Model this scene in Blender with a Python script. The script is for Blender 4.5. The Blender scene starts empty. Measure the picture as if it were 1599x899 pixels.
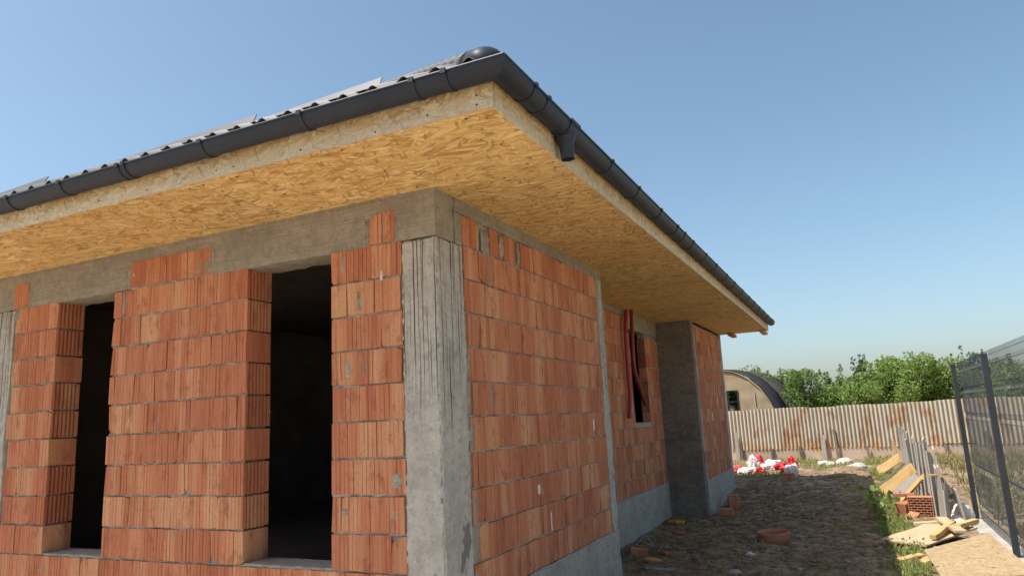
import bpy, bmesh, math, random
import numpy as np
from mathutils import Vector, Matrix, noise as mnoise
random.seed(7); rng = np.random.default_rng(7)
S = bpy.context.scene
COL = S.collection
# ------------------------------------------------------------------ camera
def cam_axes(yaw, pitch, roll):
    f = Vector((math.sin(yaw)*math.cos(pitch), math.cos(yaw)*math.cos(pitch), math.sin(pitch)))
    r = Vector((math.cos(yaw), -math.sin(yaw), 0)); u = r.cross(f)
    c, s = math.cos(roll), math.sin(roll)
    return f, c*r+s*u, -s*r+c*u
F_, R_, U_ = cam_axes(math.radians(-25.0927), math.radians(10.5305), math.radians(-2.8033))
cd = bpy.data.cameras.new('camera'); cam = bpy.data.objects.new('camera', cd); COL.objects.link(cam)
cam.matrix_world = Matrix(((R_.x, U_.x, -F_.x, 2.4948), (R_.y, U_.y, -F_.y, -4.1196), (R_.z, U_.z, -F_.z, 1.2034), (0, 0, 0, 1)))
cd.sensor_width = 36; cd.lens = 1112.98/1599*36; cd.clip_start = .05; cd.clip_end = 3000
S.camera = cam
# ------------------------------------------------------------------ sky, sun, exposure
SUN = Vector((-.443, -.36, 1.0)).normalized()
elev = math.asin(SUN.z)
w = bpy.data.worlds.new('World'); S.world = w; w.use_nodes = True
nt = w.node_tree; bg = nt.nodes['Background']
sky = nt.nodes.new('ShaderNodeTexSky'); sky.sky_type = 'NISHITA'; sky.sun_disc = False
sky.sun_elevation = elev; sky.sun_rotation = math.atan2(SUN.x, SUN.y)
sky.air_density = 1.0; sky.dust_density = 2.2; sky.ozone_density = 2.0; sky.altitude = 100
hs = nt.nodes.new('ShaderNodeHueSaturation'); hs.inputs['Hue'].default_value = .487   # white balance of the sky light
nt.links.new(sky.outputs[0], hs.inputs['Color']); nt.links.new(hs.outputs[0], bg.inputs[0]); bg.inputs[1].default_value = .089
ld = bpy.data.lights.new('sun', 'SUN'); ld.energy = 3.3; ld.angle = math.radians(.53); ld.color = (1, .95, .87)
sun = bpy.data.objects.new('sun', ld); COL.objects.link(sun); sun.rotation_euler = (-SUN).to_track_quat('-Z', 'Y').to_euler()
S.view_settings.view_transform = 'Standard'; S.view_settings.look = 'None'; S.view_settings.gamma = 1
S.view_settings.use_curve_mapping = False; S.view_settings.exposure = 1.02
S.cycles.max_bounces = 8; S.cycles.diffuse_bounces = 5

# ------------------------------------------------------------------ helpers
def smooth(a, b, x):
    t = np.clip((x-a)/(b-a), 0, 1); return t*t*(3-2*t)
def mesh_of(name, verts, faces, smooth_shade=False, attr=None):
    me = bpy.data.meshes.new(name); me.from_pydata([tuple(v) for v in verts], [], [tuple(f) for f in faces])
    if attr is not None:
        a = me.attributes.new('rnd', 'FLOAT', 'FACE'); a.data.foreach_set('value', np.asarray(attr, np.float32))
    if smooth_shade: me.polygons.foreach_set('use_smooth', [True]*len(me.polygons))
    me.update(); return me
def obj(name, me, m, parent=None, loc=None, rot=None, kind=None):
    o = bpy.data.objects.new(name, me)
    if me is not None and m is not None and not me.materials: me.materials.append(m)
    COL.objects.link(o)
    if parent is not None: o.parent = parent
    if loc is not None: o.location = loc
    if rot is not None: o.rotation_euler = rot
    if kind: o['kind'] = kind
    return o
def tag(o, label, cat, group=None, kind=None):
    o['label'] = label; o['category'] = cat
    if group: o['group'] = group
    if kind: o['kind'] = kind
    return o
def empty(name, loc=(0, 0, 0), rz=0):
    o = bpy.data.objects.new(name, None); COL.objects.link(o); o.location = loc; o.rotation_euler = (0, 0, rz); return o
class MB:
    def __init__(s): s.v = []; s.f = []; s.a = []
    def add(s, vs, fs, a=0.):
        n = len(s.v); s.v += [tuple(p) for p in vs]; s.f += [tuple(i+n for i in f) for f in fs]; s.a += [a]*len(fs)
    def box(s, x0, x1, y0, y1, z0, z1, M=None, a=0.):
        vs = [Vector((x, y, z)) for z in (z0, z1) for y in (y0, y1) for x in (x0, x1)]
        if M is not None: vs = [M @ p for p in vs]
        s.add(vs, [(0, 2, 3, 1), (4, 5, 7, 6), (0, 1, 5, 4), (1, 3, 7, 5), (3, 2, 6, 7), (2, 0, 4, 6)], a)
    def tube(s, pts, r, n=6, a=0., cap=True):
        pts = [Vector(p) for p in pts]; rs = r if isinstance(r, (list, tuple)) else [r]*len(pts)
        vs = []; fs = []; prev = None
        for i, p in enumerate(pts):
            t = (pts[min(i+1, len(pts)-1)]-pts[max(i-1, 0)]).normalized()
            if prev is None:
                q = Vector((0, 0, 1)) if abs(t.z) < .9 else Vector((1, 0, 0))
                prev = t.cross(q).normalized()
            prev = (prev-t*prev.dot(t)).normalized(); b = t.cross(prev)
            for k in range(n):
                an = 2*math.pi*k/n; vs.append(p+(prev*math.cos(an)+b*math.sin(an))*rs[i])
        for i in range(len(pts)-1):
            for k in range(n):
                k2 = (k+1) % n; fs.append((i*n+k, i*n+k2, (i+1)*n+k2, (i+1)*n+k))
        if cap:
            fs.append(tuple(range(n-1, -1, -1))); fs.append(tuple((len(pts)-1)*n+k for k in range(n)))
        s.add(vs, fs, a)
    def build(s, name, m, parent=None, loc=None, rot=None, sm=False, kind=None):
        return obj(name, mesh_of(name, s.v, s.f, sm, s.a), m, parent, loc, rot, kind)
def N3(p, sc, seed=0.): return mnoise.noise_vector(Vector((p[0]*sc+seed, p[1]*sc+seed*.7, p[2]*sc-seed)))
def rough_box(x0, x1, y0, y1, z0, z1, step=.05, amp=.003, edge=0., seed=0.):
    """subdivided box with an uneven skin and chipped edges"""
    n = [max(1, round((b-a)/step)) for a, b in ((x0, x1), (y0, y1), (z0, z1))]
    idx = {}; vs = []; fs = []
    def V(i, j, k):
        key = (i, j, k)
        if key not in idx:
            p = Vector((x0+(x1-x0)*i/n[0], y0+(y1-y0)*j/n[1], z0+(z1-z0)*k/n[2]))
            d = N3(p, 3.1, seed)*amp*1.4+N3(p, 17., seed+3)*amp
            onx, ony, onz = i in (0, n[0]), j in (0, n[1]), k in (0, n[2])
            if edge and onx+ony+onz >= 2:
                e = (abs(mnoise.noise(p*9+Vector((seed, 0, 0))))+.6*max(0, mnoise.noise(p*26+Vector((0, seed, 0)))))*edge
                c = Vector(((x0+x1)/2, (y0+y1)/2, p.z if not onz else (z0+z1)/2))
                q = Vector((0, 0, 0))
                if onx: q.x = math.copysign(e, c.x-p.x)
                if ony: q.y = math.copysign(e, c.y-p.y)
                if onz: q.z = math.copysign(e, c.z-p.z)
                d += q
            idx[key] = len(vs); vs.append(p+d)
        return idx[key]
    def grid(A, B, fn, flip):
        for a in range(A):
            for b in range(B):
                q = [fn(a, b), fn(a+1, b), fn(a+1, b+1), fn(a, b+1)]
                fs.append(tuple(reversed(q)) if flip else tuple(q))
    for k, fl in ((0, True), (n[2], False)): grid(n[0], n[1], lambda a, b: V(a, b, k), fl)
    for j, fl in ((0, False), (n[1], True)): grid(n[0], n[2], lambda a, b: V(a, j, b), fl)
    for i, fl in ((0, True), (n[0], False)): grid(n[1], n[2], lambda a, b: V(i, a, b), fl)
    return vs, fs
def rough(name, m, parent, dims, **k):
    vs, fs = rough_box(*dims, **k); return obj(name, mesh_of(name, vs, fs), m, parent)

# ------------------------------------------------------------------ materials
class G:
    """tiny node-graph builder"""
    def __init__(s, name, rough=.9, spec=.3):
        s.m = bpy.data.materials.new(name); s.m.use_nodes = True; s.t = s.m.node_tree
        s.b = s.t.nodes['Principled BSDF']; s.b.inputs['Roughness'].default_value = rough
        s.b.inputs['Specular IOR Level'].default_value = spec
        s.pos = s.n('ShaderNodeNewGeometry').outputs['Position']
    def n(s, typ, **kw):
        nd = s.t.nodes.new(typ)
        for k, v in kw.items(): setattr(nd, k, v)
        return nd
    def put(s, sock, v):
        if hasattr(v, 'is_linked') or isinstance(v, bpy.types.NodeSocket): s.t.links.new(v, sock)
        else: sock.default_value = v
    def math(s, op, a, b=0., c=None, clamp=False):
        nd = s.n('ShaderNodeMath', operation=op, use_clamp=clamp); s.put(nd.inputs[0], a); s.put(nd.inputs[1], b)
        if c is not None: s.put(nd.inputs[2], c)
        return nd.outputs[0]
    def mapped(s, vec, scale=(1, 1, 1), rot=(0, 0, 0), loc=(0, 0, 0)):
        nd = s.n('ShaderNodeMapping'); s.put(nd.inputs[0], vec); nd.inputs['Scale'].default_value = scale
        nd.inputs['Rotation'].default_value = rot; nd.inputs['Location'].default_value = loc; return nd.outputs[0]
    def noise(s, vec, scale=5., detail=4., rough=.55, dist=0., out=0):
        nd = s.n('ShaderNodeTexNoise'); s.put(nd.inputs['Vector'], vec); s.put(nd.inputs['Scale'], scale)
        nd.inputs['Detail'].default_value = detail; nd.inputs['Roughness'].default_value = rough; nd.inputs['Distortion'].default_value = dist
        return nd.outputs[out]
    def voro(s, vec, scale=5., feat='F1', out='Color', rand=1.):
        nd = s.n('ShaderNodeTexVoronoi', feature=feat); s.put(nd.inputs['Vector'], vec); s.put(nd.inputs['Scale'], scale)
        nd.inputs['Randomness'].default_value = rand; return nd.outputs[out]
    def ramp(s, fac, stops, interp='LINEAR'):
        nd = s.n('ShaderNodeValToRGB'); s.put(nd.inputs[0], fac); cr = nd.color_ramp; cr.interpolation = interp
        while len(cr.elements) < len(stops): cr.elements.new(.5)
        for e, (p, c) in zip(cr.elements, stops):
            e.position = p; e.color = (c, c, c, 1) if isinstance(c, (int, float)) else (*c, 1)
        return nd.outputs[0]
    def mix(s, fac, a, b, mode='MIX'):
        nd = s.n('ShaderNodeMix', data_type='RGBA', blend_type=mode); s.put(nd.inputs[0], fac)
        for sk, v in ((nd.inputs[6], a), (nd.inputs[7], b)):
            s.put(sk, (*v, 1) if isinstance(v, tuple) and len(v) == 3 else v)
        return nd.outputs[2]
    def sep(s, vec):
        nd = s.n('ShaderNodeSeparateXYZ'); s.put(nd.inputs[0], vec); return nd.outputs
    def comb(s, x, y, z):
        nd = s.n('ShaderNodeCombineXYZ'); s.put(nd.inputs[0], x); s.put(nd.inputs[1], y); s.put(nd.inputs[2], z); return nd.outputs[0]
    def white(s, vec):
        nd = s.n('ShaderNodeTexWhiteNoise', noise_dimensions='3D'); s.put(nd.inputs['Vector'], vec); return nd.outputs['Value']
    def rnd(s):
        a = s.n('ShaderNodeAttribute', attribute_name='rnd').outputs['Fac']; o = s.n('ShaderNodeObjectInfo').outputs['Random']
        return s.math('FRACT', s.math('ADD', a, o))
    def objc(s): return s.n('ShaderNodeTexCoord').outputs['Object']
    def color(s, c): s.put(s.b.inputs['Base Color'], (*c, 1) if isinstance(c, tuple) else c); return s
    def bump(s, h, strength=.5, dist=.01):
        nd = s.n('ShaderNodeBump'); nd.inputs['Strength'].default_value = strength; nd.inputs['Distance'].default_value = dist
        s.put(nd.inputs['Height'], h); s.t.links.new(nd.outputs[0], s.b.inputs['Normal']); return s

def m_clay():
    g = G('clay_block', .92, .2); X, Y, Z = g.sep(g.pos)
    u = g.math('ADD', X, Y); row = g.math('FLOOR', g.math('MULTIPLY', Z, 4.)); r = g.rnd()
    base = g.ramp(r, [(0, (.38, .11, .055)), (.2, (.46, .155, .078)), (.4, (.50, .19, .098)), (.55, (.43, .135, .066)), (.75, (.53, .21, .11)), (1, (.42, .13, .064))])
    strip = g.white(g.comb(g.math('FLOOR', g.math('MULTIPLY', u, 13.)), row, g.math('MULTIPLY', r, 9.)))
    c = g.mix(g.ramp(strip, [(.76, 0.), (.93, .5)]), base, (.62, .36, .20))
    c = g.mix(g.ramp(strip, [(.0, .45), (.2, 0.)]), c, (.31, .08, .042))
    zone = g.noise(g.comb(g.math('MULTIPLY', u, 2.6), g.math('MULTIPLY', row, 3.3), 0.), 1., 2.)
    c = g.mix(g.ramp(zone, [(.53, 0.), (.65, .65)]), c, (.62, .36, .20))
    c = g.mix(g.ramp(zone, [(.35, .6), (.48, 0.)]), c, (.33, .085, .045))
    st = g.noise(g.comb(g.math('MULTIPLY', u, 55.), g.math('MULTIPLY', r, 20.), g.math('MULTIPLY', Z, 2.2)), 1., 3.)
    c = g.mix(g.ramp(st, [(.45, .0), (.75, .4)]), c, (.60, .30, .17))
    c = g.mix(g.ramp(st, [(.25, .5), (.45, .0)]), c, (.29, .075, .04))
    bl = g.noise(g.mapped(g.pos, (1, 1, .6)), 9., 5., .65)
    c = g.mix(g.ramp(bl, [(.54, 0.), (.66, .65)]), c, (.25, .068, .04))
    sm = g.noise(g.mapped(g.pos, (5, 5, 2.6), loc=(3, 1, 7)), 1.6, 6., .66)
    c = g.mix(g.ramp(sm, [(.63, 0.), (.70, .65)]), c, (.36, .32, .28))
    sp = g.noise(g.mapped(g.pos, (6, 6, 3), loc=(13, 4, 1)), 2.1, 3., .5)
    c = g.mix(g.ramp(sp, [(.765, 0.), (.78, .8)]), c, (.68, .60, .54))
    dust = g.noise(g.pos, 55., 4., .7); c = g.mix(g.ramp(dust, [(.35, .35), (.52, 0.)]), c, (.24, .07, .04))
    c = g.mix(.07, c, (.85, .55, .33)); g.color(c)
    fine = g.math('ADD', g.math('MULTIPLY', g.math('PINGPONG', g.math('MULTIPLY', u, 1.), .0062), 60.), g.noise(g.pos, 110., 4., .7))
    g.bump(fine, .6, .005); return g.m
def m_concrete(name, tone=(.36, .33, .285), dark=(.17, .155, .14), stains=0., boards=0.):
    g = G(name, .93, .25); X, Y, Z = g.sep(g.pos)
    n1 = g.noise(g.pos, 3.1, 7., .68); n2 = g.noise(g.pos, 14., 6., .65)
    c = g.mix(g.ramp(n1, [(.38, 1.), (.56, 0.)]), tone, tuple(.5*a+.5*b for a, b in zip(tone, dark)))
    c = g.mix(g.ramp(n2, [(.36, .55), (.54, 0.)]), c, dark)
    c = g.mix(g.ramp(g.noise(g.pos, 30., 3.), [(.58, 0.), (.75, .5)]), c, tuple(min(1, x*1.35) for x in tone))
    h = g.math('ADD', n2, g.math('MULTIPLY', g.noise(g.pos, 70., 5., .7), .6))
    if boards:
        bd = g.math('FLOOR', g.math('MULTIPLY', Z, boards)); bw = g.white(g.comb(bd, 3., 1.))
        c = g.mix(g.math('MULTIPLY', bw, .28), c, dark)
        gr = g.noise(g.comb(g.math('MULTIPLY', g.math('ADD', X, Y), 2.), bd, g.math('MULTIPLY', Z, 60.)), 1., 4.)
        c = g.mix(g.ramp(gr, [(.35, .4), (.6, 0.)]), c, dark)
        ln = g.math('PINGPONG', g.math('MULTIPLY', Z, boards), .5)
        h = g.math('ADD', h, g.math('MULTIPLY', g.ramp(ln, [(0., 0.), (.05, 1.)]), .22))
    if stains:
        u = g.math('ADD', g.math('ADD', X, Y), g.math('MULTIPLY', g.noise(g.comb(g.math('MULTIPLY', g.math('ADD', X, Y), 5.), 0., g.math('MULTIPLY', Z, 2.4)), 1., 3.), .016))
        s1 = g.noise(g.comb(g.math('MULTIPLY', u, 58.), 2., g.math('MULTIPLY', Z, .5)), 1., 2., .5)
        lim = g.math('ADD', g.math('MULTIPLY', g.noise(g.comb(g.math('MULTIPLY', u, 24.), 0., 0.), 1., 2.), 4.2), -.85)
        top = g.math('MULTIPLY', g.math('SUBTRACT', g.math('ADD', Z, lim), 2.45), 2.2, clamp=True)
        k = g.math('MULTIPLY', g.ramp(s1, [(.55, 0.), (.59, 1.)]), top)
        c = g.mix(g.math('MULTIPLY', k, .92), c, (.055, .05, .046))
        wet = g.noise(g.mapped(g.pos, (4, 4, 2.2), loc=(1.3, 0, 3.35)), 1.5, 3., .5)
        c = g.mix(g.math('MULTIPLY', g.ramp(wet, [(.6, 0.), (.63, .75)]), g.math('LESS_THAN', Z, .75)), c, (.12, .115, .105))
    pit = g.voro(g.pos, 34., out='Distance'); pk = g.math('MULTIPLY', g.ramp(pit, [(.10, 1.), (.16, 0.)]), g.ramp(g.noise(g.pos, 5., 2.), [(.45, 0.), (.52, 1.)]))
    c = g.mix(g.math('MULTIPLY', pk, .6), c, tuple(x*.5 for x in dark)); h = g.math('SUBTRACT', h, pk)
    g.color(c); g.bump(h, .75, .014); return g.m
def m_osb(name, tones, axis=0., weather_shade=False, vert=False, size=1.):
    """pressed strands: overlapping layers of long cells at different angles, each strand with its own tone and a dark rim"""
    g = G(name, .75, .3); P = g.pos
    if vert:
        X, Y, Z = g.sep(P); P = g.comb(g.math('ADD', X, Y), Z, 0.)
    warp = g.n('ShaderNodeVectorMath', operation='MULTIPLY_ADD'); g.put(warp.inputs[0], g.noise(P, 9., 3., out=1))
    warp.inputs[1].default_value = (.014, .014, .0); g.put(warp.inputs[2], P); P = warp.outputs[0]
    c = None; hh = None
    for i, (an, sc) in enumerate(((4., .9), (38., 1.1), (-31., .9), (78., 1.25), (-64., 1.1), (16., .9), (-12., 1.1))):
        Q = g.mapped(g.mapped(P, (1, 1, 0), rot=(0, 0, math.radians(an+axis)), loc=(i*3.7, i*1.9, 0)), (6.5*sc/size, 34*sc/size, 1))
        Rr, Gg, Bb = g.sep(g.voro(Q, 1.)); ed = g.voro(Q, 1., 'DISTANCE_TO_EDGE', 'Distance')
        col = g.ramp(Rr, [(k/(len(tones)-1), t) for k, t in enumerate(tones)])
        col = g.mix(g.ramp(ed, [(.0, .55), (.09, 0.)]), col, tuple(x*.55 for x in tones[0]))
        if c is None: c = col; hh = Rr
        else:
            k = g.ramp(Gg, [(.66, 0.), (.68, 1.)]); c = g.mix(k, c, col); hh = g.math('ADD', hh, g.math('MULTIPLY', Bb, k))
    for an, sx, sy, lo, th in ((18, 15, 75, 31, .94), (-37, 19, 80, 47, .95), (64, 17, 70, 63, .955)):
        dk = g.voro(g.mapped(g.mapped(P, (1, 1, 0), rot=(0, 0, math.radians(axis+an)), loc=(lo, 17, 0)), (sx/size, sy/size, 1)), 1.)
        a, b, d = g.sep(dk); c = g.mix(g.ramp(a, [(th, 0.), (th+.015, .7)]), c, tuple(x*.48 for x in tones[0]))
    c = g.mix(g.ramp(g.noise(g.pos, 1.1, 3.), [(.35, .25), (.6, 0.)]), c, tones[0])
    if weather_shade:
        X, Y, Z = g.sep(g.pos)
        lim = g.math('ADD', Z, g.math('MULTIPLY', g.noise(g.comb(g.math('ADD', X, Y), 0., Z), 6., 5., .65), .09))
        c = g.mix(g.ramp(g.math('SUBTRACT', lim, 2.0), [(.91, .5), (.985, 0.)]), c, (.62, .56, .45))  # paler lower edge: weathering, plus shade under the gutter put into the colour
    c = g.mix(g.ramp(g.noise(g.mapped(g.pos, (1, 1, 1)), 90., 3.), [(.3, .3), (.5, 0.)]), c, tuple(x*.5 for x in tones[0]))
    tone = g.n('ShaderNodeVectorMath', operation='SCALE'); g.put(tone.inputs[0], c); g.put(tone.inputs['Scale'], g.math('MULTIPLY_ADD', g.n('ShaderNodeObjectInfo').outputs['Random'], .16, .9))
    g.color(tone.outputs[0]); g.bump(hh, .3, .003); return g.m
def m_plain(name, c1, c2, scale=6., rough_=.85, spec=.3, bump=.3, c3=None, obj_sp=False, t3=(.58, .7), stretch=None, metal=0.):
    g = G(name, rough_, spec); P = g.objc() if obj_sp else g.pos
    if stretch: P = g.mapped(P, stretch)
    c = g.mix(g.ramp(g.noise(P, scale, 6., .6), [(.35, 0.), (.65, 1.)]), c1, c2)
    if c3: c = g.mix(g.ramp(g.noise(g.mapped(P, (1, 1, 1), loc=(9, 3, 5)), scale*.6, 6., .62), [(t3[0], 0.), (t3[1], 1.)]), c, c3)
    r = g.math('MULTIPLY_ADD', g.rnd(), .35, .82)
    nd = g.n('ShaderNodeVectorMath', operation='SCALE'); g.put(nd.inputs[0], c); g.put(nd.inputs['Scale'], r)
    g.color(nd.outputs[0]); g.b.inputs['Metallic'].default_value = metal
    if bump: g.bump(g.noise(P, scale*6, 5., .65), bump, .01)
    return g.m
def m_wood(name, c1, c2, axis=0, dark=(.12, .07, .03)):
    g = G(name, .8, .25); P = g.objc(); sc = [34, 34, 34]; sc[axis] = 1.6
    n = g.noise(g.mapped(P, tuple(sc)), 1., 5., .6, 1.2); r = g.rnd()
    c = g.mix(g.ramp(n, [(.35, 0.), (.65, 1.)]), c1, c2)
    c = g.mix(g.math('MULTIPLY', r, .35), c, tuple(x*.7 for x in c1))
    c = g.mix(g.ramp(g.noise(P, 5., 5.), [(.58, 0.), (.75, .5)]), c, dark)
    g.color(c); g.bump(n, .4, .004); return g.m
def m_leaf(name, dark, mid, light, trans=.35):
    g = G(name, .6, .3); r = g.rnd(); nz = g.noise(g.pos, 1.3, 3.)
    f = g.math('ADD', g.math('MULTIPLY', r, .6), g.math('MULTIPLY', nz, .45), clamp=True)
    c = g.ramp(f, [(.2, dark), (.55, mid), (.9, light)]); g.color(c)
    tr = g.n('ShaderNodeBsdfTranslucent'); g.put(tr.inputs[0], g.mix(.5, c, light)); mx = g.n('ShaderNodeMixShader'); mx.inputs[0].default_value = trans
    out = g.t.nodes['Material Output']; g.t.links.new(g.b.outputs[0], mx.inputs[1]); g.t.links.new(tr.outputs[0], mx.inputs[2]); g.t.links.new(mx.outputs[0], out.inputs[0])
    return g.m
def m_ground():
    g = G('soil', .97, .15); P = g.pos
    n1 = g.noise(P, .9, 8., .62); n2 = g.noise(P, 6., 8., .68); n3 = g.noise(P, 38., 5., .7)
    c = g.mix(g.ramp(n1, [(.36, 0.), (.62, 1.)]), (.23, .15, .092), (.37, .26, .155))
    c = g.mix(g.ramp(n2, [(.40, .9), (.52, 0.)]), c, (.10, .07, .048))
    c = g.mix(g.ramp(n2, [(.56, 0.), (.68, .7)]), c, (.44, .34, .23))
    c = g.mix(g.ramp(n3, [(.60, 0.), (.70, .7)]), c, (.50, .43, .33))
    gr = g.noise(g.mapped(P, (1, 1, 1), loc=(4, 8, 0)), 1.7, 6., .6)
    c = g.mix(g.ramp(gr, [(.55, 0.), (.66, .6)]), c, (.15, .17, .05))
    X, Y, Z = g.sep(P)
    far = g.math('MULTIPLY', g.ramp(g.math('MULTIPLY', X, .1), [(.40, 0.), (.46, 1.)]), .7)
    c = g.mix(far, c, (.42, .36, .20))
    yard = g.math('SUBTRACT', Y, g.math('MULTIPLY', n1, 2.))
    c = g.mix(g.ramp(g.math('MULTIPLY_ADD', yard, .1, .5), [(.45, .85), (.55, 0.)]), c, (.56, .46, .34))   # unseen front ground, pale colour added to bounce light onto soffit and walls
    g.color(c); g.bump(g.math('ADD', n2, g.math('MULTIPLY', n3, .5)), .8, .04); return g.m
M = {}
M['clay'] = m_clay()
M['mortar'] = m_plain('mortar', (.42, .385, .335), (.27, .245, .21), 25., .95, .2, .8)
M['concrete'] = m_concrete('concrete_column', (.47, .45, .405), (.27, .255, .225), stains=1.)
M['beam'] = m_concrete('concrete_beam', (.36, .325, .265), (.19, .17, .14), boards=8.5)
M['footing'] = m_concrete('concrete_footing', (.44, .415, .36), (.25, .235, .20), boards=3.3)
M['damp'] = m_concrete('concrete_damp', (.25, .225, .19), (.10, .09, .08), boards=7.3)
gold = [(.58, .365, .135), (.76, .54, .25), (.66, .43, .17), (.82, .61, .32), (.72, .49, .21), (.44, .245, .075), (.74, .52, .245)]
M['osb'] = m_osb('strand_board', gold, size=1.25)
M['osb_pale'] = m_osb('strand_board_weathered', [(.52, .36, .17), (.66, .53, .32), (.48, .32, .15), (.72, .60, .40), (.42, .27, .12)], weather_shade=True, vert=True)
M['osb_sun'] = m_osb('strand_board_bleached', [(.38, .27, .14), (.44, .33, .19), (.35, .235, .115), (.47, .36, .22)], axis=30)
M['metal'] = m_plain('gutter_metal', (.017, .023, .036), (.024, .030, .044), 3., .5, .28, 0.)
M['tile'] = m_plain('roof_metal', (.095, .098, .105), (.12, .123, .13), 3., .55, .3, 0.)
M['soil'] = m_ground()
M['grass'] = m_leaf('grass_green', (.15, .18, .04), (.26, .29, .08), (.44, .42, .18))
M['weed'] = m_leaf('weed_green', (.09, .14, .03), (.17, .25, .06), (.32, .38, .14))
M['wood'] = m_wood('pine_board', (.62, .42, .19), (.50, .31, .12))
M['wood_grey'] = m_wood('grey_board', (.46, .42, .36), (.34, .305, .26), 2)
M['ply'] = m_wood('plywood', (.56, .43, .27), (.45, .33, .19))
M['post'] = m_plain('fence_paint', (.028, .033, .042), (.04, .045, .055), 4., .5, .4, 0.)
M['kerb'] = m_plain('kerb_concrete', (.50, .46, .39), (.38, .35, .29), 5., .95, .2, .5)
M['terra'] = m_plain('terracotta', (.43, .20, .115), (.37, .155, .085), 9., .85, .25, .3, obj_sp=True)
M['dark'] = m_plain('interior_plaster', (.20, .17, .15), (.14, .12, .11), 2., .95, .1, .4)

# ------------------------------------------------------------------ ground
def gz(x, y):
    b = -.6+.26*smooth(9, 13.5, y)+.07*smooth(2.6, 3.3, x)*(1-smooth(9, 13, y))-.06*smooth(15, 19, y)
    return b
def ground_h(x, y):
    z = float(gz(x, y)); p = Vector((x, y, 0))
    near = float(smooth(2.5, 4, y)*(1-smooth(60, 90, y)))
    z += near*(.035*mnoise.noise(p*.9)+.034*mnoise.noise(p*2.7)+.020*mnoise.noise(p*7.)+.010*mnoise.noise(p*15.))
    z += .16*math.exp(-((x-2.1)/.55)**2-((y-14.2)/.7)**2)+.09*math.exp(-((x-.6)/.9)**2-((y-15.5)/1.)**2)
    return z
def axis_pts(a, b, s, lo, hi):
    L = list(np.arange(a, b+1e-6, s)); d = s
    while L[-1] < hi: d *= 1.35; L.append(L[-1]+d)
    d = s
    while L[0] > lo: d *= 1.35; L.insert(0, L[0]-d)
    return L
xs = axis_pts(-1.2, 6.5, .055, -700, 700); ys = axis_pts(2.6, 17, .065, -500, 900)
gv = [(x, y, ground_h(x, y)) for y in ys for x in xs]; nx = len(xs)
gf = [(j*nx+i, j*nx+i+1, (j+1)*nx+i+1, (j+1)*nx+i) for j in range(len(ys)-1) for i in range(nx-1)]
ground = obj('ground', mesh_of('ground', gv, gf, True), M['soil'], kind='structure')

# ------------------------------------------------------------------ house
house = empty('house', (0, 0, -.6))
tag(house, 'unfinished single-storey red clay block house with concrete corner column and dark metal roof', 'house')
HZ = .6          # children are given in world coordinates, shifted by the root's height
def hpart(o): o.location.z += HZ; return o
def part(name, mb, m, sm=False, parent=None, kind=None):
    o = mb.build(name, m, parent or house, sm=sm, kind=kind)
    if parent is None: hpart(o)
    return o
def rpart(name, m, dims, **k): return hpart(rough(name, m, house, dims, **k))
T = .27           # wall thickness
_bm = {}
def block_mesh(wd, ht, rib, var, thick=T):
    key = (round(wd, 3), round(ht, 3), rib, var, thick)
    if key in _bm: return _bm[key]
    r = random.Random(hash(key)); n = max(1, round(wd/.037)); d = thick-.012
    prof = [(-wd/2, 0)]
    for i in range(1, n):
        x = -wd/2+wd*i/n+r.uniform(-.003, .003); g = r.choice((.0008, .0015, .003, .003, .007))
        prof += [(x-.004, 0), (x-.0012, g), (x+.0012, g), (x+.004, 0)]
    prof.append((wd/2, 0)); nf = len(prof)
    side = [(wd/2, d)]
    if rib == 2:
        sd = []
        for i in range(1, 6):
            y = d*i/6; sd += [(wd/2, y-.016), (wd/2-min(.09, wd*.4), y-.015), (wd/2-min(.09, wd*.4), y+.015), (wd/2, y+.016)]
        side = sd+side
    elif rib:
        sd = []
        for i in range(1, 7):
            y = d*i/7; sd += [(wd/2, y-.010), (wd/2-.026, y-.008), (wd/2-.026, y+.008), (wd/2, y+.010)]
        side = sd+side
    prof += side+[(-wd/2, d)]
    if rib: prof += [(-a, b) for a, b in reversed(sd)]
    N = len(prof); vs = []
    chip = r.random() < .55; cx = r.choice((-1, 1))*wd/2; top = r.random() < .5; cs = r.uniform(.02, .06) if r.random() < .25 else r.uniform(.008, .025); hj = r.uniform(-.003, .0025)
    for t in (0, 1):
        for k, (x, y) in enumerate(prof):
            z = (ht+hj)*t+r.uniform(-.002, .002); yy = y+(r.uniform(-.0012, .0012) if k < nf else 0)
            if chip and k < nf and (t == 1) == top and abs(x-cx) < cs*1.6:
                q = 1-abs(x-cx)/(cs*1.6); z += (-1 if top else 1)*cs*q*.8; yy += .010*q
            vs.append((x, yy, z))
    fs = [(i, (i+1) % N, N+(i+1) % N, N+i) for i in range(N)]+[tuple(range(N-1, -1, -1)), tuple(range(N, 2*N))]
    me = mesh_of('clay_block', vs, fs); me.materials.append(M['clay']); _bm[key] = me; return me
count = [0]
def row_cuts(a, b, off, gap=.004):
    out = []; x = a; nxt = a+(off if off > .05 else .25)
    while x < b-1e-4:
        e = min(nxt, b)
        if b-e < .05: e = b
        out.append((x, e)); x = e; nxt = e+.25
    return out
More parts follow.
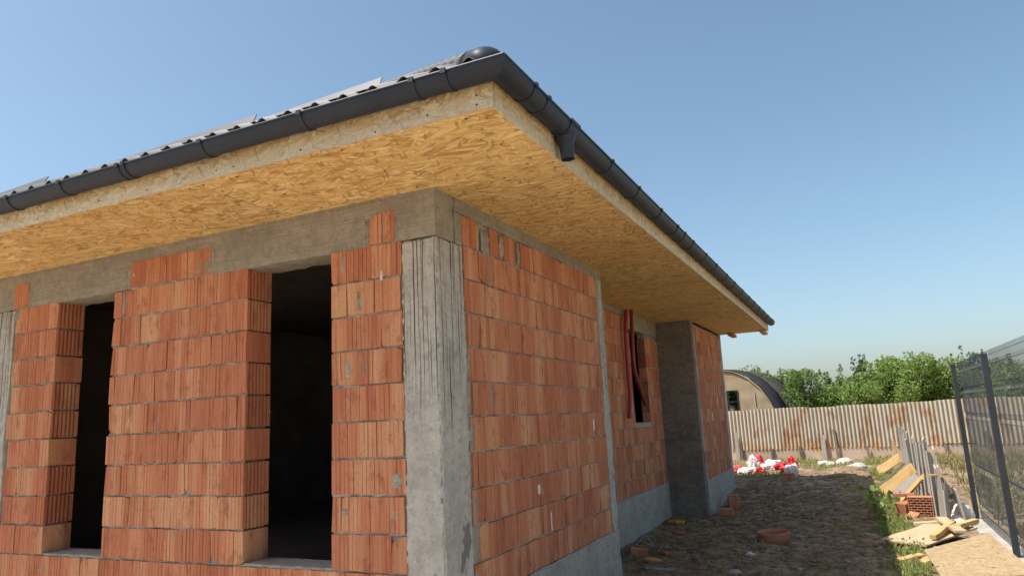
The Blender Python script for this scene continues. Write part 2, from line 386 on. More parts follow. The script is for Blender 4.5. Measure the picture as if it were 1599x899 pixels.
def lay(wall, frame, z, a, b, off, stuff=None, rib_ends=True, ht=.235, zoff=0., proud=0., thick=T):
    """one course between a and b; frame(u, depth)->matrix; into `stuff` (an MB) or as single objects"""
    for (p, q) in row_cuts(a, b, off):
        gp = random.choice((.002, .003, .003, .004, .006, .015)); wd = round(q-p-gp, 2) if abs(q-p-.25) < .01 else round(q-p-.004, 3)
        if abs(q-p-.25) < .01: wd = .25-gp
        end = abs(p-a) < 1e-4 or abs(q-b) < 1e-4
        rib = int(rib_ends) if rib_ends and end and (int(round(z/.25)) % 3 != 1) else 0
        me = block_mesh(wd, ht, rib, random.randrange(5), thick)
        Mx = frame((p+q)/2, random.uniform(-.005, .005)-proud, z+.006+zoff) @ Matrix.Rotation(random.uniform(-.012, .012), 4, 'Z') @ Matrix.Rotation(random.uniform(-.005, .005), 4, 'Y')
        if stuff is None:
            o = bpy.data.objects.new('brick', me); COL.objects.link(o); o.parent = wall
            o.matrix_local = Mx; count[0] += 1
        else:
            stuff.add([Mx @ v.co for v in me.vertices], [tuple(f.vertices) for f in me.polygons], random.random())
FR = lambda y0: (lambda u, d, z: Matrix.Translation((u, y0+d, z)))                                   # faces -Y, u = X
SD = lambda x0: (lambda u, d, z: Matrix.Translation((x0-d, u, z)) @ Matrix.Rotation(math.pi/2, 4, 'Z'))  # faces +X, u = Y

# ---- front wall (faces -Y)
O1, O2 = (-1.74, -.91), (-4.11, -3.33)
core = MB(); i_ = .02
core.box(-4.76, -.29, i_, T-i_, 0, .244)
for a, b in ((O1[1]+.04, -.29), (O2[1]+.04, O1[0]-.04), (-4.76, O2[0]-.04)): core.box(a, b, i_+.0005, T-i_, .2445, 2.49)
front = part('front_wall', core, M['mortar'])
front['label'] = 'mortar joints of the front wall'
f = FR(0)
for k in range(10):
    z = .25*k; o = (.0, .125)[k % 2] if k % 3 else (.08, .19)[k % 2]
    if k == 0:
        lay(front, f, z, -4.76, -.295, .17); continue
    lay(front, f, z, O1[1], -.295 + (.012 if k % 2 else -.006), (.14, .25, .08, .19)[k % 4])
    lay(front, f, z, O2[1], O1[0], (.11, .25, .06, .2)[k % 4])
    lay(front, f, z, -4.76+(.0 if k % 2 else .03), O2[0], (.2, .25, .13)[k % 3])
# rows that reach up into the ring beam
lay(front, f, 2.5, -.56, -.445, .25, ht=.215, rib_ends=False, proud=.006); lay(front, f, 2.5, -.435, -.335, .25, ht=.225, rib_ends=False, proud=.006)
lay(front, f, 2.5, -3.12, -2.15, .2, ht=.222, rib_ends=False, proud=.006)
lay(front, f, 2.5, -4.79, -4.57, .25, ht=.228, rib_ends=False, proud=.006)
# masonry beyond the left column, outside the picture
mb = MB()
for k in range(11): lay(None, f, .25*k, -9, -5.07, (.25, .12)[k % 2], stuff=mb, ht=.238)
c2 = MB(); c2.box(-9, -5.06, i_, T, 0, 2.74); part('wall_beyond_column', c2, M['mortar'])
part('brick_course', mb, M['clay'], kind='stuff')
# ---- first side wall (faces +X)
core = MB(); core.box(-T+i_, -i_, .372, 3.42, 0, 2.735)
side = part('side_wall', core, M['mortar']); side['label'] = 'mortar joints of the near side wall'
s = SD(0); st = [.385, .50, .39, .43, .40, .46, .39, .42, .385, .40]
for k in range(10): lay(side, s, .25*k, st[k], 3.425, (.25, .12, .19, .07, .22)[k % 5], rib_ends=False)
z = 2.5
for a, b, h in ((.385, .50, .222), (.50, .625, .225), (.83, 1.0, .222), (1.09, 1.32, .225), (1.42, 1.68, .222), (1.69, 2.1, .226), (2.1, 2.76, .224), (2.77, 3.42, .228)):
    lay(side, s, z, a, b, .25, rib_ends=False, ht=h)
# ---- recessed wall (X=-.7) and third wall (X=-.06): blocks are slivers there, joined per wall
RX = -.7; core = MB(); W0, W1, WZ0, WZ1 = 7.05, 8.0, 1.08, 2.54
core.box(RX-.15+i_, RX-i_, 3.62, W0-.04, 0, 2.80); core.box(RX-.15+i_, RX-i_, W1+.04, 8.85, 0, 2.6)
core.box(RX-.15+i_, RX-i_, W0-.04, W1+.04, 0, .99); rec = part('recessed_wall', core, M['mortar'])
rs = SD(RX)
for k in range(11):
    z = .25*k; hh = .235 if k < 10 else .24
    if z < .9: lay(rec, rs, z, 3.64, 5.0, .12, stuff=(tmp := MB())); tmp.build('brick', M['clay'], rec, kind='stuff')
    spans = [(5.0, 8.84)] if z < .9 else ([(5.0, W0), (W1, 8.84)] if z < 2.5 else [(3.64, 6.95)])
    for a, b in spans: lay(rec, rs, z, a, b, (.25, .12)[k % 2], stuff=(tmp := MB()), ht=hh, rib_ends=2 if z > .9 else False, thick=.15); tmp.build('brick', M['clay'], rec, kind='stuff')
TX = -.06; core = MB(); core.box(TX-T+i_, TX-i_, 9.1, 11.8, 0, 2.8); third = part('far_side_wall', core, M['mortar'])
ts = SD(TX); mb = MB()
for k in range(11): lay(third, ts, .25*k, 9.1+(.02 if k % 2 else 0), 11.78, (.25, .12)[k % 2], stuff=mb, ht=.238 if k < 10 else .25)
mb.build('brick', M['clay'], third, kind='stuff')
def mortar_bed(parent, frame, a, b, z, seed):
    vs = []; fs = []; n = max(2, int((b-a)/.022))
    for i in range(n+1):
        u = a+(b-a)*i/n; p = Vector((u*9+seed, z*31, seed)); q = mnoise.noise(p)+.6*mnoise.noise(p*2.9)
        d = max(-.004, .009-.016*q); hz = .0115+.005*mnoise.noise(p*1.7+Vector((7, 0, 0)))
        for k, (dd, zz) in enumerate(((.024, hz+.002), (d+.004, hz*.75), (d, 0), (d+.003, -hz*.75), (.024, -hz-.002))):
            vs.append(frame(u, dd, z+zz+.002*mnoise.noise(p*3.1)).translation)
    for i in range(n):
        for k in range(4): fs.append((i*5+k, i*5+k+1, i*5+k+6, i*5+k+5))
    obj('mortar_bed', mesh_of('mortar_bed', vs, fs, True), M['mortar'], parent)
for k in range(1, 11):
    z = .25*k
    for a, b in ([(-4.76, -.295)] if k == 1 else [(O1[1]+.004, -.295), (O2[1]+.004, O1[0]-.004), (-4.75, O2[0]-.004)]) if k < 10 else [(-3.12, -2.15), (-.56, -.335)]: mortar_bed(front, f, a, b, z, k*1.7+a)
    mortar_bed(side, s, .39, 3.42, z, k*2.3); mortar_bed(rec, rs, 3.64, W0 if 4 < k < 11 else 8.84, z, k*3.1)
    if 4 < k < 11: mortar_bed(rec, rs, W1, 8.84, z, k*3.3)
    mortar_bed(third, ts, 9.1, 11.78, z, k*4.7)
# ---- concrete frame
rpart('corner_column', M['concrete'], (-.288, .006, -.006, .376, -.75, 2.488), step=.016, amp=.004, edge=.034, seed=2)
rpart('column', M['concrete'], (-5.06, -4.765, -.004, T, -.75, 2.488), step=.05, amp=.003, edge=.01, seed=5)
rpart('ring_beam', M['beam'], (-9, .0, -.0, T, 2.49, 2.87), step=.05, amp=.0028, edge=.012, seed=1)
rpart('ring_beam', M['beam'], (-T, .003, T+.002, 3.62, 2.732, 2.87), step=.05, amp=.0028, edge=.01, seed=4)
rpart('beam_end', M['beam'], (-T+.002, .0, T+.004, .38, 2.486, 2.73), step=.03, amp=.003, edge=.006, seed=9)
rpart('column', M['concrete'], (-T, .004, 3.428, 3.62, -.01, 2.73), step=.04, amp=.003, edge=.01, seed=6)
rpart('ring_beam', M['beam'], (RX-T, RX+.002, 3.62, 6.955, 2.755, 2.87), step=.06, amp=.003, edge=.01, seed=17)
rpart('return_wall', M['damp'], (RX-T, -.002, 3.45, 3.618, -.8, 2.86), step=.2, amp=.002)
rpart('lintel', M['beam'], (RX-.16, RX+.003, 6.96, 8.855, 2.575, 2.87), step=.06, amp=.003, seed=7)
rpart('return_wall', M['damp'], (RX-T, TX-.002, 8.85, 9.03, -.8, 2.87), step=.05, amp=.004, edge=.008, seed=3)
rpart('column', M['concrete'], (TX-T, TX+.004, 9.032, 9.095, -.05, 2.87), step=.06, amp=.003, seed=8)
rpart('column', M['concrete'], (TX-T, TX+.006, 11.79, 12.0, -.05, 2.87), step=.06, amp=.003, seed=8)
rpart('footing', M['footing'], (-T, .012, .38, 3.622, -.9, -.004), step=.045, amp=.004, edge=.012, seed=11)
rpart('footing', M['footing'], (RX-T, RX+.012, 3.62, 8.86, -.9, -.004), step=.06, amp=.004, edge=.012, seed=12)
rpart('footing', M['footing'], (TX-T, TX+.014, 9.03, 12.01, -.9, -.006), step=.06, amp=.004, edge=.01, seed=13)
rpart('footing', M['footing'], (-9, -.29, -.012, T, -.9, -.004), step=.1, amp=.004, seed=14)
# window and door sills: rough mortar bed left on the course below the openings
for a, b in (O1, O2):
    rpart('sill_bed', M['footing'], (a+.003, b-.003, .012, T-.004, .246, .262), step=.03, amp=.004, seed=a)
rpart('sill_bed', M['footing'], (RX-.15, RX+.002, W0+.002, W1-.002, 1.0, 1.075), step=.05, amp=.004)
# interior shell
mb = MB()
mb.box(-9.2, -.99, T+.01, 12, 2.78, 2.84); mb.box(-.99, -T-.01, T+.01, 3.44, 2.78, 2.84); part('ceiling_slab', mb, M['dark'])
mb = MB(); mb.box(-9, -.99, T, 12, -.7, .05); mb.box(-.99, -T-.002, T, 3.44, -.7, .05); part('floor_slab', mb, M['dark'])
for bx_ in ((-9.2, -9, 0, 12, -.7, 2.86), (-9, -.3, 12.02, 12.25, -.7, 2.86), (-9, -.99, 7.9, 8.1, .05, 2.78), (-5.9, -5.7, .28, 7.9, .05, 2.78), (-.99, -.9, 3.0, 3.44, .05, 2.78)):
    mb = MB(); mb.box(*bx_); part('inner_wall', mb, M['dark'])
mb = MB()
for k in range(11): lay(None, FR(7.885), .06+.25*k if k < 10 else 2.53, -5.68, -1., (.25, .12)[k % 2], stuff=mb, ht=.236)
part('inner_brick_course', mb, M['clay'], kind='stuff')
# mortar smears on the faces
def smear(parent, frame, u, z, wd, ht, seed, m='mortar', th=.007):
    r = random.Random(seed); n = 26; c = (0, -th, 0); vs = [c]; fs = []
    ring = []
    for i in range(n):
        a = 2*math.pi*i/n; q = r.uniform(.72, 1.12); ca, sa = math.cos(a), math.sin(a)
        ring.append((math.copysign(abs(ca)**.45, ca)*wd/2*q, math.copysign(abs(sa)**.45, sa)*ht/2*q))
    vs += [(x*.75, -th*r.uniform(.3, 1.2), y*.8) for x, y in ring]+[(x, .004, y) for x, y in ring]
    for i in range(n):
        j = (i+1) % n; fs += [(0, 1+j, 1+i), (1+i, 1+j, 1+n+j, 1+n+i)]
    fs = [tuple(reversed(f)) for f in fs]
    o = obj('mortar_smear', mesh_of('mortar_smear', vs, fs, True), M[m], parent); o.matrix_local = frame(u, 0, z)
for u, z, a, b in ((-.575, 2.6, .035, .22), (-.452, 2.62, .02, .2), (-.325, 2.62, .025, .16), (-3.14, 2.6, .04, .2), (-2.13, 2.62, .05, .2), (-.80, 2.37, .03, .2), (-.76, 1.62, .05, .16), (-.62, 1.62, .02, .12), (-.36, .84, .09, .12), (-.47, .12, .10, .22), (-.40, .5, .05, .02), (-.28, .17, .05, .25), (-4.74, 2.44, .09, .12), (-3.2, 2.38, .025, .22), (-.655, 2.1, .03, .18), (-.79, .64, .05, .05)):
    smear(front, f, u, z, a, b, u*7)
for u, z, a, b in ((.76, 2.58, .15, .24), (1.045, 2.62, .08, .2), (1.37, 2.62, .07, .22), (.79, 2.36, .05, .26), (.74, 1.37, .05, .24), (.40, 1.62, .05, .2), (.41, 1.12, .05, .24), (.43, .62, .06, .24), (.42, .12, .07, .22), (1.4, 1.98, .04, .03), (2.3, 1.1, .05, .02)):
    smear(side, s, u, z, a, b, u*7)
M['spot'] = m_plain('lime_splash', (.72, .66, .60), (.60, .52, .46), 30., .9, .2, .3)
for u, z, a, b in ((1.55, .63, .07, .1), (1.62, .60, .03, .08), (1.78, .34, .025, .2), (3.05, 1.12, .03, .12)): smear(side, s, u, z, a, b, u*3, 'spot', .003)
smear(front, f, -.46, 2.27, .03, .09, 3, 'spot', .003); smear(front, f, -4.73, 2.56, .05, .09, 5, 'spot', .003)
smear(third, ts, 10.2, 1.1, .12, .2, 5, 'spot', .003); smear(third, ts, 10.9, 1.4, .05, .16, 6, 'spot', .003)
# pale edge of the damp-proof sheet between footing and blocks
M['sheet'] = m_plain('sheet_edge', (.55, .55, .55), (.40, .40, .40), 20., .6, .4, .2)
for x0, ya, yb in ((.016, .40, 3.64), (RX+.016, 3.64, 8.83), (TX+.016, 9.05, 12.0)):
    mb = MB(); pts = []
    y = ya
    while y < yb:
        pts.append((x0+.012*mnoise.noise(Vector((y*3, x0, 0))), y, .004+.016*mnoise.noise(Vector((y*4.3, 1, x0))))); y += .06
    mb.tube(pts, .0055, 5); part('sheet_edge', mb, M['sheet'], True)

# ---- soffit boards and fascia
SZ = 2.84; E = .94
def board(name, dims, m, parent=None):
    mb = MB(); mb.box(*dims); return part(name, mb, m)
xc = [.94, -1.3, -3.55, -5.8, -9]
for a, b in zip(xc[1:], xc[:-1]): board('soffit_board', (a+.0025, b-.0025, -E, .008, SZ+random.uniform(0, .004), SZ+.018), M['osb'])
yc = [.0115, 1.9, 3.63, 5.5, 7.4, 8.86, 10.6, 12.1]
for a, b in zip(yc[:-1], yc[1:]):
    xin = RX-.01 if 3.6 < a < 8.8 else (TX-.01 if a > 8.8 else -.008)
    board('soffit_board', (xin, E, a+.0025, b-.0025, SZ+random.uniform(0, .004), SZ+.018), M['osb'])
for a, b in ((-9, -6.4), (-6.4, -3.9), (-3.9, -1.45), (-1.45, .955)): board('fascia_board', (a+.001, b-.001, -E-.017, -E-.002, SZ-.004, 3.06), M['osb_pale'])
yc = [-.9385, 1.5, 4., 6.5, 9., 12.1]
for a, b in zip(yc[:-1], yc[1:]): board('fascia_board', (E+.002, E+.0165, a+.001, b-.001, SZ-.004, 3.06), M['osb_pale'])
M['nail'] = m_plain('screw_head', (.05, .04, .035), (.07, .055, .05), 3., .6, .4, 0.)
for x, zz in ((.86, 2.865), (.86, 2.92), (.2, 2.86), (.55, 2.88), (-.35, 2.87), (-.9, 2.875), (-1.05, 2.88), (-1.7, 2.87), (-2.2, 2.88), (-2.9, 2.87)):
    mb = MB(); mb.tube([(x, -E-.0195, zz), (x, -E-.015, zz)], .006, 6); part('screw', mb, M['nail'])
for x, y in [(x, y) for x in (.75, -.1, -.95, -1.25, -1.38, -2.2, -3.0, -3.5, -3.62) for y in (-.88, -.45, -.06)]+[(x, y) for y in (.1, .75, 1.4, 1.83, 1.97, 2.7, 3.5, 4.4, 5.4) for x in (.06, .5, .88)]:
    mb = MB(); mb.tube([(x, y, SZ-.003), (x, y, SZ+.002)], .006, 6); part('screw', mb, M['nail'])
# exposed ends at the far gable
for x in (.2, .86):
    mb = MB(); mb.box(x-.05, x+.05, 11.7, 12.35, SZ-.06, SZ-.002); part('rafter_end', mb, M['terra' if x < .5 else 'wood'])

# ---- roof: hip at the near corner, wavy metal tiles
TG = .595; ZE = 3.075; EO = 1.0; PER = .21
def wave(u): return .036*max(0., math.cos(2*math.pi*u/PER))**1.4
def stepz(d): return -.016*((d/.35) % 1.0)+.016
def slope(L0, L1, along_x):
    vs = []; fs = []; us = np.arange(L0, L1+1e-6, PER/10); ds = []
    d = 0.
    while d < 5.0: ds += [d, min(d+.3499, 5.0)]; d += .35
    for d in ds:
        for u in us:
            lim = EO-d if along_x else None
            if along_x:
                x = min(u, EO-d); x = max(x, -9+d); vs.append((x, -EO+d, ZE+d*TG+stepz(d)+wave(x)))
            else:
                y = max(u, -EO+d); vs.append((EO-d, y, ZE+d*TG+stepz(d)+wave(y)))
    n = len(us)
    for j in range(len(ds)-1):
        for i in range(n-1):
            q = (j*n+i, j*n+i+1, (j+1)*n+i+1, (j+1)*n+i)
            fs.append(q if along_x else tuple(reversed(q)))
    return vs, fs
mb = MB(); mb.add(*slope(-9, 1., True)); roof = part('roof', mb, M['tile'], True); roof['label'] = 'front slope of wavy dark metal tiles'
sol = roof.modifiers.new('t', 'SOLIDIFY'); sol.thickness = .004; sol.offset = -1
mb = MB(); mb.add(*slope(-1., 12.15, False)); r2 = part('roof', mb, M['tile'], True); r2['label'] = 'side slope of wavy dark metal tiles'
mb = MB(); mb.add([(-4, 4, ZE+5*TG), (-4, 12.15, ZE+5*TG), (-9.5, 12.15, 3), (-9.5, -1, 3)], [(0, 1, 2, 3)]); part('roof_back', mb, M['tile'])
mb = MB(); mb.add([(-9, 12.14, 2.9), (.95, 12.14, 2.9), (.95, 12.14, 3.05), (-4, 12.14, ZE+5*TG-.05), (-9, 12.14, 3.05)], [(0, 1, 2, 3, 4)]); part('gable_board', mb, M['wood'])
# hip cap with a rounded end
mb = MB(); n = 14; pts = []; vs = []; fs = []
dirv = Vector((-1, 1, TG)).normalized(); side_v = Vector((1, 1, 0)).normalized(); upv = side_v.cross(dirv) * (1 if side_v.cross(dirv).z > 0 else -1)
hx = .92
base = Vector((hx, -hx, ZE+(EO-hx)*TG+.002)); rad = .088; ts_ = [(-.075, .05), (-.06, .5), (-.035, .8), (0, .97), (.04, 1.)]
t = .04; prof = [(a, b) for a, b in ts_]
while t < 6.6: prof += [(t+.10, 1.0), (t+.188, .86), (t+.19, 1.02)]; t += .19
for a, q in prof:
    for k in range(n+1):
        an = math.pi*(k/n)*1.14-.07*math.pi
        vs.append(base+dirv*a+(side_v*math.cos(an)*1.15+upv*math.sin(an)*.82)*rad*q-upv*(1-q)*.02)
for i in range(len(prof)-1):
    for k in range(n): fs.append((i*(n+1)+k, i*(n+1)+k+1, (i+1)*(n+1)+k+1, (i+1)*(n+1)+k))
e_ = 6*n
mb.add(vs, fs[e_:]); mb.build('hip_cap', M['tile'], roof, sm=True)
mb = MB(); mb.add(vs[:7*(n+1)], fs[:e_]); mb.build('hip_end', M['metal'], roof, sm=True)
# flat metal strips on the front slope
for x0, x1, d0, d1 in ((-.76, .19, .10, .30), (-2.35, -.80, .10, .24), (-4.1, -2.95, .1, .24), (-6.2, -4.2, .1, .24)):
    A = Vector((x0, -EO+d0, ZE+d0*TG+.035)); B = Vector((x1, -EO+d0, ZE+d0*TG+.04)); up = Vector((0, .45, 1))
    vs = [A, B, B+up*.065, A+up*.015]; vs += [v+Vector((0, .006, 0)) for v in vs]; vs += [B+Vector((0, .2, .11)), A+Vector((0, .2, .11))]
    mb = MB(); mb.add(vs, [(0, 1, 2, 3), (7, 6, 5, 4), (3, 2, 6, 7), (1, 5, 6, 2), (0, 3, 7, 4), (5, 4, 9, 8)]); mb.build('snow_guard', M['tile'], roof)
# gutter
GC, GR, GZ = 1.02, .074, 3.028
def gut_profile(r0, r1, bead=True, a0=0., a1=math.pi):
    n = 14; P = [(GC-math.cos(a0+(a1-a0)*i/n)*r1*-1 if False else GC+math.cos(a0+(a1-a0)*i/n)*r1, GZ-math.sin(a0+(a1-a0)*i/n)*r1) for i in range(n+1)]
    Q = [(GC+math.cos(a0+(a1-a0)*i/n)*r0, GZ-math.sin(a0+(a1-a0)*i/n)*r0) for i in range(n, -1, -1)]
    return P+Q
def sweep_front(mb, prof, xa, xb, mitre=False):
    n = len(prof); vs = [(xa, -o, z) for o, z in prof]+[((o if mitre else xb), -o, z) for o, z in prof]
    mb.add(vs, [(i, n+i, n+(i+1) % n, (i+1) % n) for i in range(n)]+([] if mitre else [tuple(range(n, 2*n))])+[tuple(range(n-1, -1, -1))])
def sweep_side(mb, prof, ya, yb, mitre=False):
    n = len(prof); vs = [(o, (-o if mitre else ya), z) for o, z in prof]+[(o, yb, z) for o, z in prof]
    mb.add(vs, [(i, n+i, n+(i+1) % n, (i+1) % n) for i in range(n)]+[tuple(range(n, 2*n))]+([] if mitre else [tuple(range(n-1, -1, -1))]))
mb = MB(); pr = gut_profile(GR-.003, GR); sweep_front(mb, pr, -9, 0, True); sweep_side(mb, pr, 0, 12.15, True)
bo = GC+GR+.002
mb.tube([(-9, -bo, GZ+.002), (bo, -bo, GZ+.002)], .0075, 8); mb.tube([(bo, -bo, GZ+.002), (bo, 12.15, GZ+.002)], .0075, 8)
gut = part('gutter', mb, M['metal'], True)
sh = gut.modifiers.new('e', 'EDGE_SPLIT'); sh.split_angle = math.radians(40)
def gpart(name, mb):
    o = mb.build(name, M['metal'], gut, sm=True); e = o.modifiers.new('e', 'EDGE_SPLIT'); e.split_angle = math.radians(40); return o
p2 = gut_profile(GR-.001, GR+.004)
mb = MB(); sweep_front(mb, p2, .78, 0, True); sweep_side(mb, p2, 0, -.72, True); gpart('gutter_corner', mb)
bw = .016
def gbracket(x=None, y=None, wd=bw, ex=.006):
    mb = MB(); p = gut_profile(GR-.001, GR+ex)
    if x is not None: sweep_front(mb, p, x-wd, x+wd)
    else: sweep_side(mb, p, y-wd, y+wd)
    if x is not None: mb.box(x-wd, x+wd, -bo-.012, -bo+.004, GZ-.014, GZ+.014)
    else: mb.box(bo-.004, bo+.012, y-wd, y+wd, GZ-.014, GZ+.014)
    gpart('gutter_bracket', mb)
for x in (.74, .54, -.24, -1.05, -1.77, -1.83, -2.45, -3.07, -3.7, -4.4): gbracket(x=x)
for y in (-.69, -.50, .71, 1.43, 2.17, 2.84, 3.18, 3.6, 4.35, 5.05, 5.85, 6.54, 7.33, 8.1, 8.8, 9.5, 10.2, 10.9, 11.5): gbracket(y=y)
gbracket(y=-.07, wd=.075, ex=.007)
mb = MB(); mb.tube([(GC, -.06, 2.985), (GC, -.06, 2.955), (GC+.003, -.055, 2.91), (GC+.006, -.05, 2.815)], [.074, .070, .048, .044], 18, cap=False)
mb.tube([(GC+.006, -.05, 2.815), (GC+.003, -.055, 2.90)], [.042, .042], 18, cap=False); gpart('outlet', mb)
mb = MB(); mb.tube([(GC, 12.13, GZ), (GC, 12.16, GZ)], GR+.004, 18); gpart('end_cap', mb)
print('single bricks', count[0])

# ------------------------------------------------------------------ red conduits hanging on the recessed wall
M['conduit'] = m_plain('red_conduit', (.30, .022, .028), (.22, .015, .02), 8., .45, .5, 0.)
def conduit(pts, label, r=.031):
    P = []
    pts = [Vector(p) for p in pts]
    for i in range(len(pts)-1):
        p0, p1, p2, p3 = pts[max(i-1, 0)], pts[i], pts[i+1], pts[min(i+2, len(pts)-1)]
        L = (p2-p1).length; n = max(2, int(L/.012))
        for k in range(n):
            t = k/n; P.append(.5*((2*p1)+(p2-p0)*t+(2*p0-5*p1+4*p2-p3)*t*t+(3*p1-p0-3*p2+p3)*t**3))
    mb = MB(); mb.tube(P, [r*(1 if i % 2 else .9) for i in range(len(P))], 10)
    tag(mb.build('conduit', M['conduit'], sm=True), label, 'conduit', 'red conduits hanging from the soffit')
conduit([(RX+.07, 6.78, 2.86), (RX+.08, 6.62, 2.5), (RX+.07, 6.62, 1.9), (RX+.06, 6.66, 1.5), (RX+.05, 6.58, 1.15)], 'dark red corrugated conduit hanging straight down left of the narrow window')
conduit([(RX+.13, 6.86, 2.86), (RX+.15, 6.72, 2.4), (RX+.14, 6.74, 1.9), (RX+.12, 7.05, 1.6), (RX+.06, 7.5, 1.36)], 'dark red corrugated conduit bending across the narrow window opening')

# ------------------------------------------------------------------ small vegetation helpers
def leaves(centers, sizes, elong=1.6, up=.0, seed=0):
    r = np.random.default_rng(seed); n = len(centers)
    a = r.normal(size=(n, 3)); a[:, 2] += up; a /= np.linalg.norm(a, axis=1)[:, None]
    b = np.cross(a, r.normal(size=(n, 3))); b /= np.linalg.norm(b, axis=1)[:, None]
    A = a*(sizes*elong*.5)[:, None]; B = b*(sizes*.5)[:, None]; c = np.cross(a, b)*(sizes*.12)[:, None]
    v = np.stack([centers-A, centers+B*.9+c, centers+A, centers-B*.9+c], 1).reshape(-1, 3)
    fcs = np.arange(4*n).reshape(n, 4)
    return v, fcs
def leaf_mesh(name, v, fcs, rnds):
    me = bpy.data.meshes.new(name); me.vertices.add(len(v)); me.vertices.foreach_set('co', v.astype(np.float32).ravel())
    n = len(fcs); me.loops.add(4*n); me.loops.foreach_set('vertex_index', fcs.astype(np.int32).ravel())
    me.polygons.add(n); me.polygons.foreach_set('loop_start', np.arange(0, 4*n, 4, dtype=np.int32))
    a = me.attributes.new('rnd', 'FLOAT', 'FACE'); a.data.foreach_set('value', rnds.astype(np.float32)); me.update(); me.validate(); return me

# ------------------------------------------------------------------ trees beyond the far fence
M['crown_a'] = m_leaf('leaf_deep', (.075, .13, .03), (.15, .24, .055), (.28, .37, .11))
M['crown_b'] = m_leaf('leaf_fresh', (.10, .165, .035), (.20, .30, .065), (.37, .45, .14))
M['crown_c'] = m_leaf('leaf_blue', (.05, .09, .05), (.10, .155, .08), (.18, .24, .13))
M['bark'] = m_plain('bark', (.11, .085, .06), (.17, .14, .10), 8., .95, .1, .6)
def tree(x, y, h, wd, label, m='crown_a', seed=1, shoots=10, n=15000, leaf=.058, dense=1.):
    z0 = ground_h(x, y); r = np.random.default_rng(seed); root = empty('tree', (x, y, z0)); tag(root, label, 'tree', 'trees beyond the far fence')
    mb = MB(); mb.tube([(0, 0, -.1), (.03, .02, h*.2), (-.02, .03, h*.45), (.02, 0, h*.75)], [.09, .075, .05, .02], 7)
    tips = []
    for i in range(9):
        a = r.uniform(0, 6.28); q = r.uniform(.2, .5)*h; L = wd*r.uniform(.25, .48)
        e = (math.cos(a)*L, math.sin(a)*L, q+r.uniform(.15, .4)*h); tips.append(e)
        mb.tube([(0, 0, q), (e[0]*.5, e[1]*.5, q+(e[2]-q)*.35), e], [.045, .03, .01], 5)
    mb.build('trunk', M['bark'], root)
    C = []; 
    nl = 26
    lob = [(r.normal()*.27*wd, r.normal()*.27*wd, r.uniform(.16, .84)*h, r.uniform(.12, .23)*wd) for _ in range(nl)]
    for lx, ly, lz, lr in lob:
        k = int(n*.8/nl); d = r.normal(size=(k, 3)); d /= np.linalg.norm(d, axis=1)[:, None]
        C.append(np.array([lx, ly, lz])+d*(lr*r.uniform(.35, 1.08, k)**.6)[:, None]*np.array([1, 1, .95]))
    for i in range(shoots):
        a = r.uniform(0, 6.28); q = wd*.42*math.sqrt(r.uniform()); bx, by = math.cos(a)*q, math.sin(a)*q; zt = h*r.uniform(.74, .97); zb = h*.45; k = int(n*.2/max(1, shoots))
        t = r.uniform(0, 1, k); wdt = .22*(1-t**2)+.03
        C.append(np.stack([bx*(1+.15*t)+r.normal(size=k)*wdt*.6, by*(1+.15*t)+r.normal(size=k)*wdt*.6, zb+(zt-zb)*t], 1))
    C = np.concatenate(C); sz = leaf*r.uniform(.6, 1.35, len(C)); v, fc = leaves(C, sz, 1.7, .2, seed)
    obj('crown', leaf_mesh('crown', v, fc, r.uniform(0, 1, len(C))), M[m], root)
T_ = [(-1.7, 28, 3.5, 2.8, 'loose green tree showing just above the tunnel roof', 'crown_a', 3, 8),
      (-.1, 27, 3.35, 2.6, 'upright shooted tree directly right of the tunnel', 'crown_a', 4, 14),
      (1.15, 27.5, 3.3, 2.6, 'deep green bushy tree second to the right of the tunnel', 'crown_a', 5, 12),
      (2.25, 26.5, 2.55, 2.3, 'low rounded green bush in the dip between the taller trees', 'crown_b', 6, 5),
      (3.35, 28, 3.55, 2.5, 'pale airy tree with thin top left of the tallest crown', 'crown_b', 7, 8),
      (4.05, 27, 3.6, 2.8, 'tallest bright green tree behind the rusty fence', 'crown_b', 8, 12),
      (5.25, 27.5, 3.2, 2.5, 'mid green tree just left of the first mesh fence post', 'crown_a', 9, 10),
      (6.5, 27, 3.1, 2.7, 'broad green tree seen through the mesh near the fence post', 'crown_b', 10, 9),
      (7.9, 26.5, 3.2, 2.9, 'green tree seen through the mesh at the picture edge', 'crown_a', 11, 9)]
for x, y, h, wd, lb, m, sd, sh_ in T_: tree(x, y, h, wd, lb, m, sd, sh_)
for x, y, h, wd, lb, sd in ((2.9, 38, 4.3, 1.0, 'slim dark bluish conifer poking up behind the low bush', 21), (3.6, 38, 3.9, 1.1, 'shorter slim bluish conifer right beside the first conifer', 22), (7.9, 40, 4.6, 1.6, 'dark pointed conifer above the green trees near the fence post', 23)):
    tree(x, y, h, wd, lb, 'crown_c', sd, 6, 2600, .1)

# ------------------------------------------------------------------ plastic tunnel behind the fence
M['tunnel_tan'] = m_plain('tunnel_canvas', (.31, .25, .155), (.26, .20, .125), 2.5, .8, .3, .35, (.20, .155, .10))
M['tunnel_dark'] = m_plain('tunnel_film', (.022, .022, .024), (.035, .035, .037), 3., .8, .2, .2)
M['tunnel_grey'] = m_plain('tunnel_sheet', (.07, .063, .054), (.10, .09, .077), 3., .85, .2, .2)
tun = empty('tunnel', (-2.35, 25, -.42), -.30); tag(tun, 'arched garden tunnel with tan end wall and black film edge behind the fence', 'tunnel')
TR, TH = 2.35, 3.15
def arch(t, sc=1.): return (math.cos(t)*TR*sc, math.sin(t)**.85*TH*sc if math.sin(t) > 0 else 0)
n = 28; A = [arch(math.pi*i/n) for i in range(n+1)]
mb = MB()
WX0, WX1, WZ0_, WZ1_ = .32, .75, 1.55, 2.35
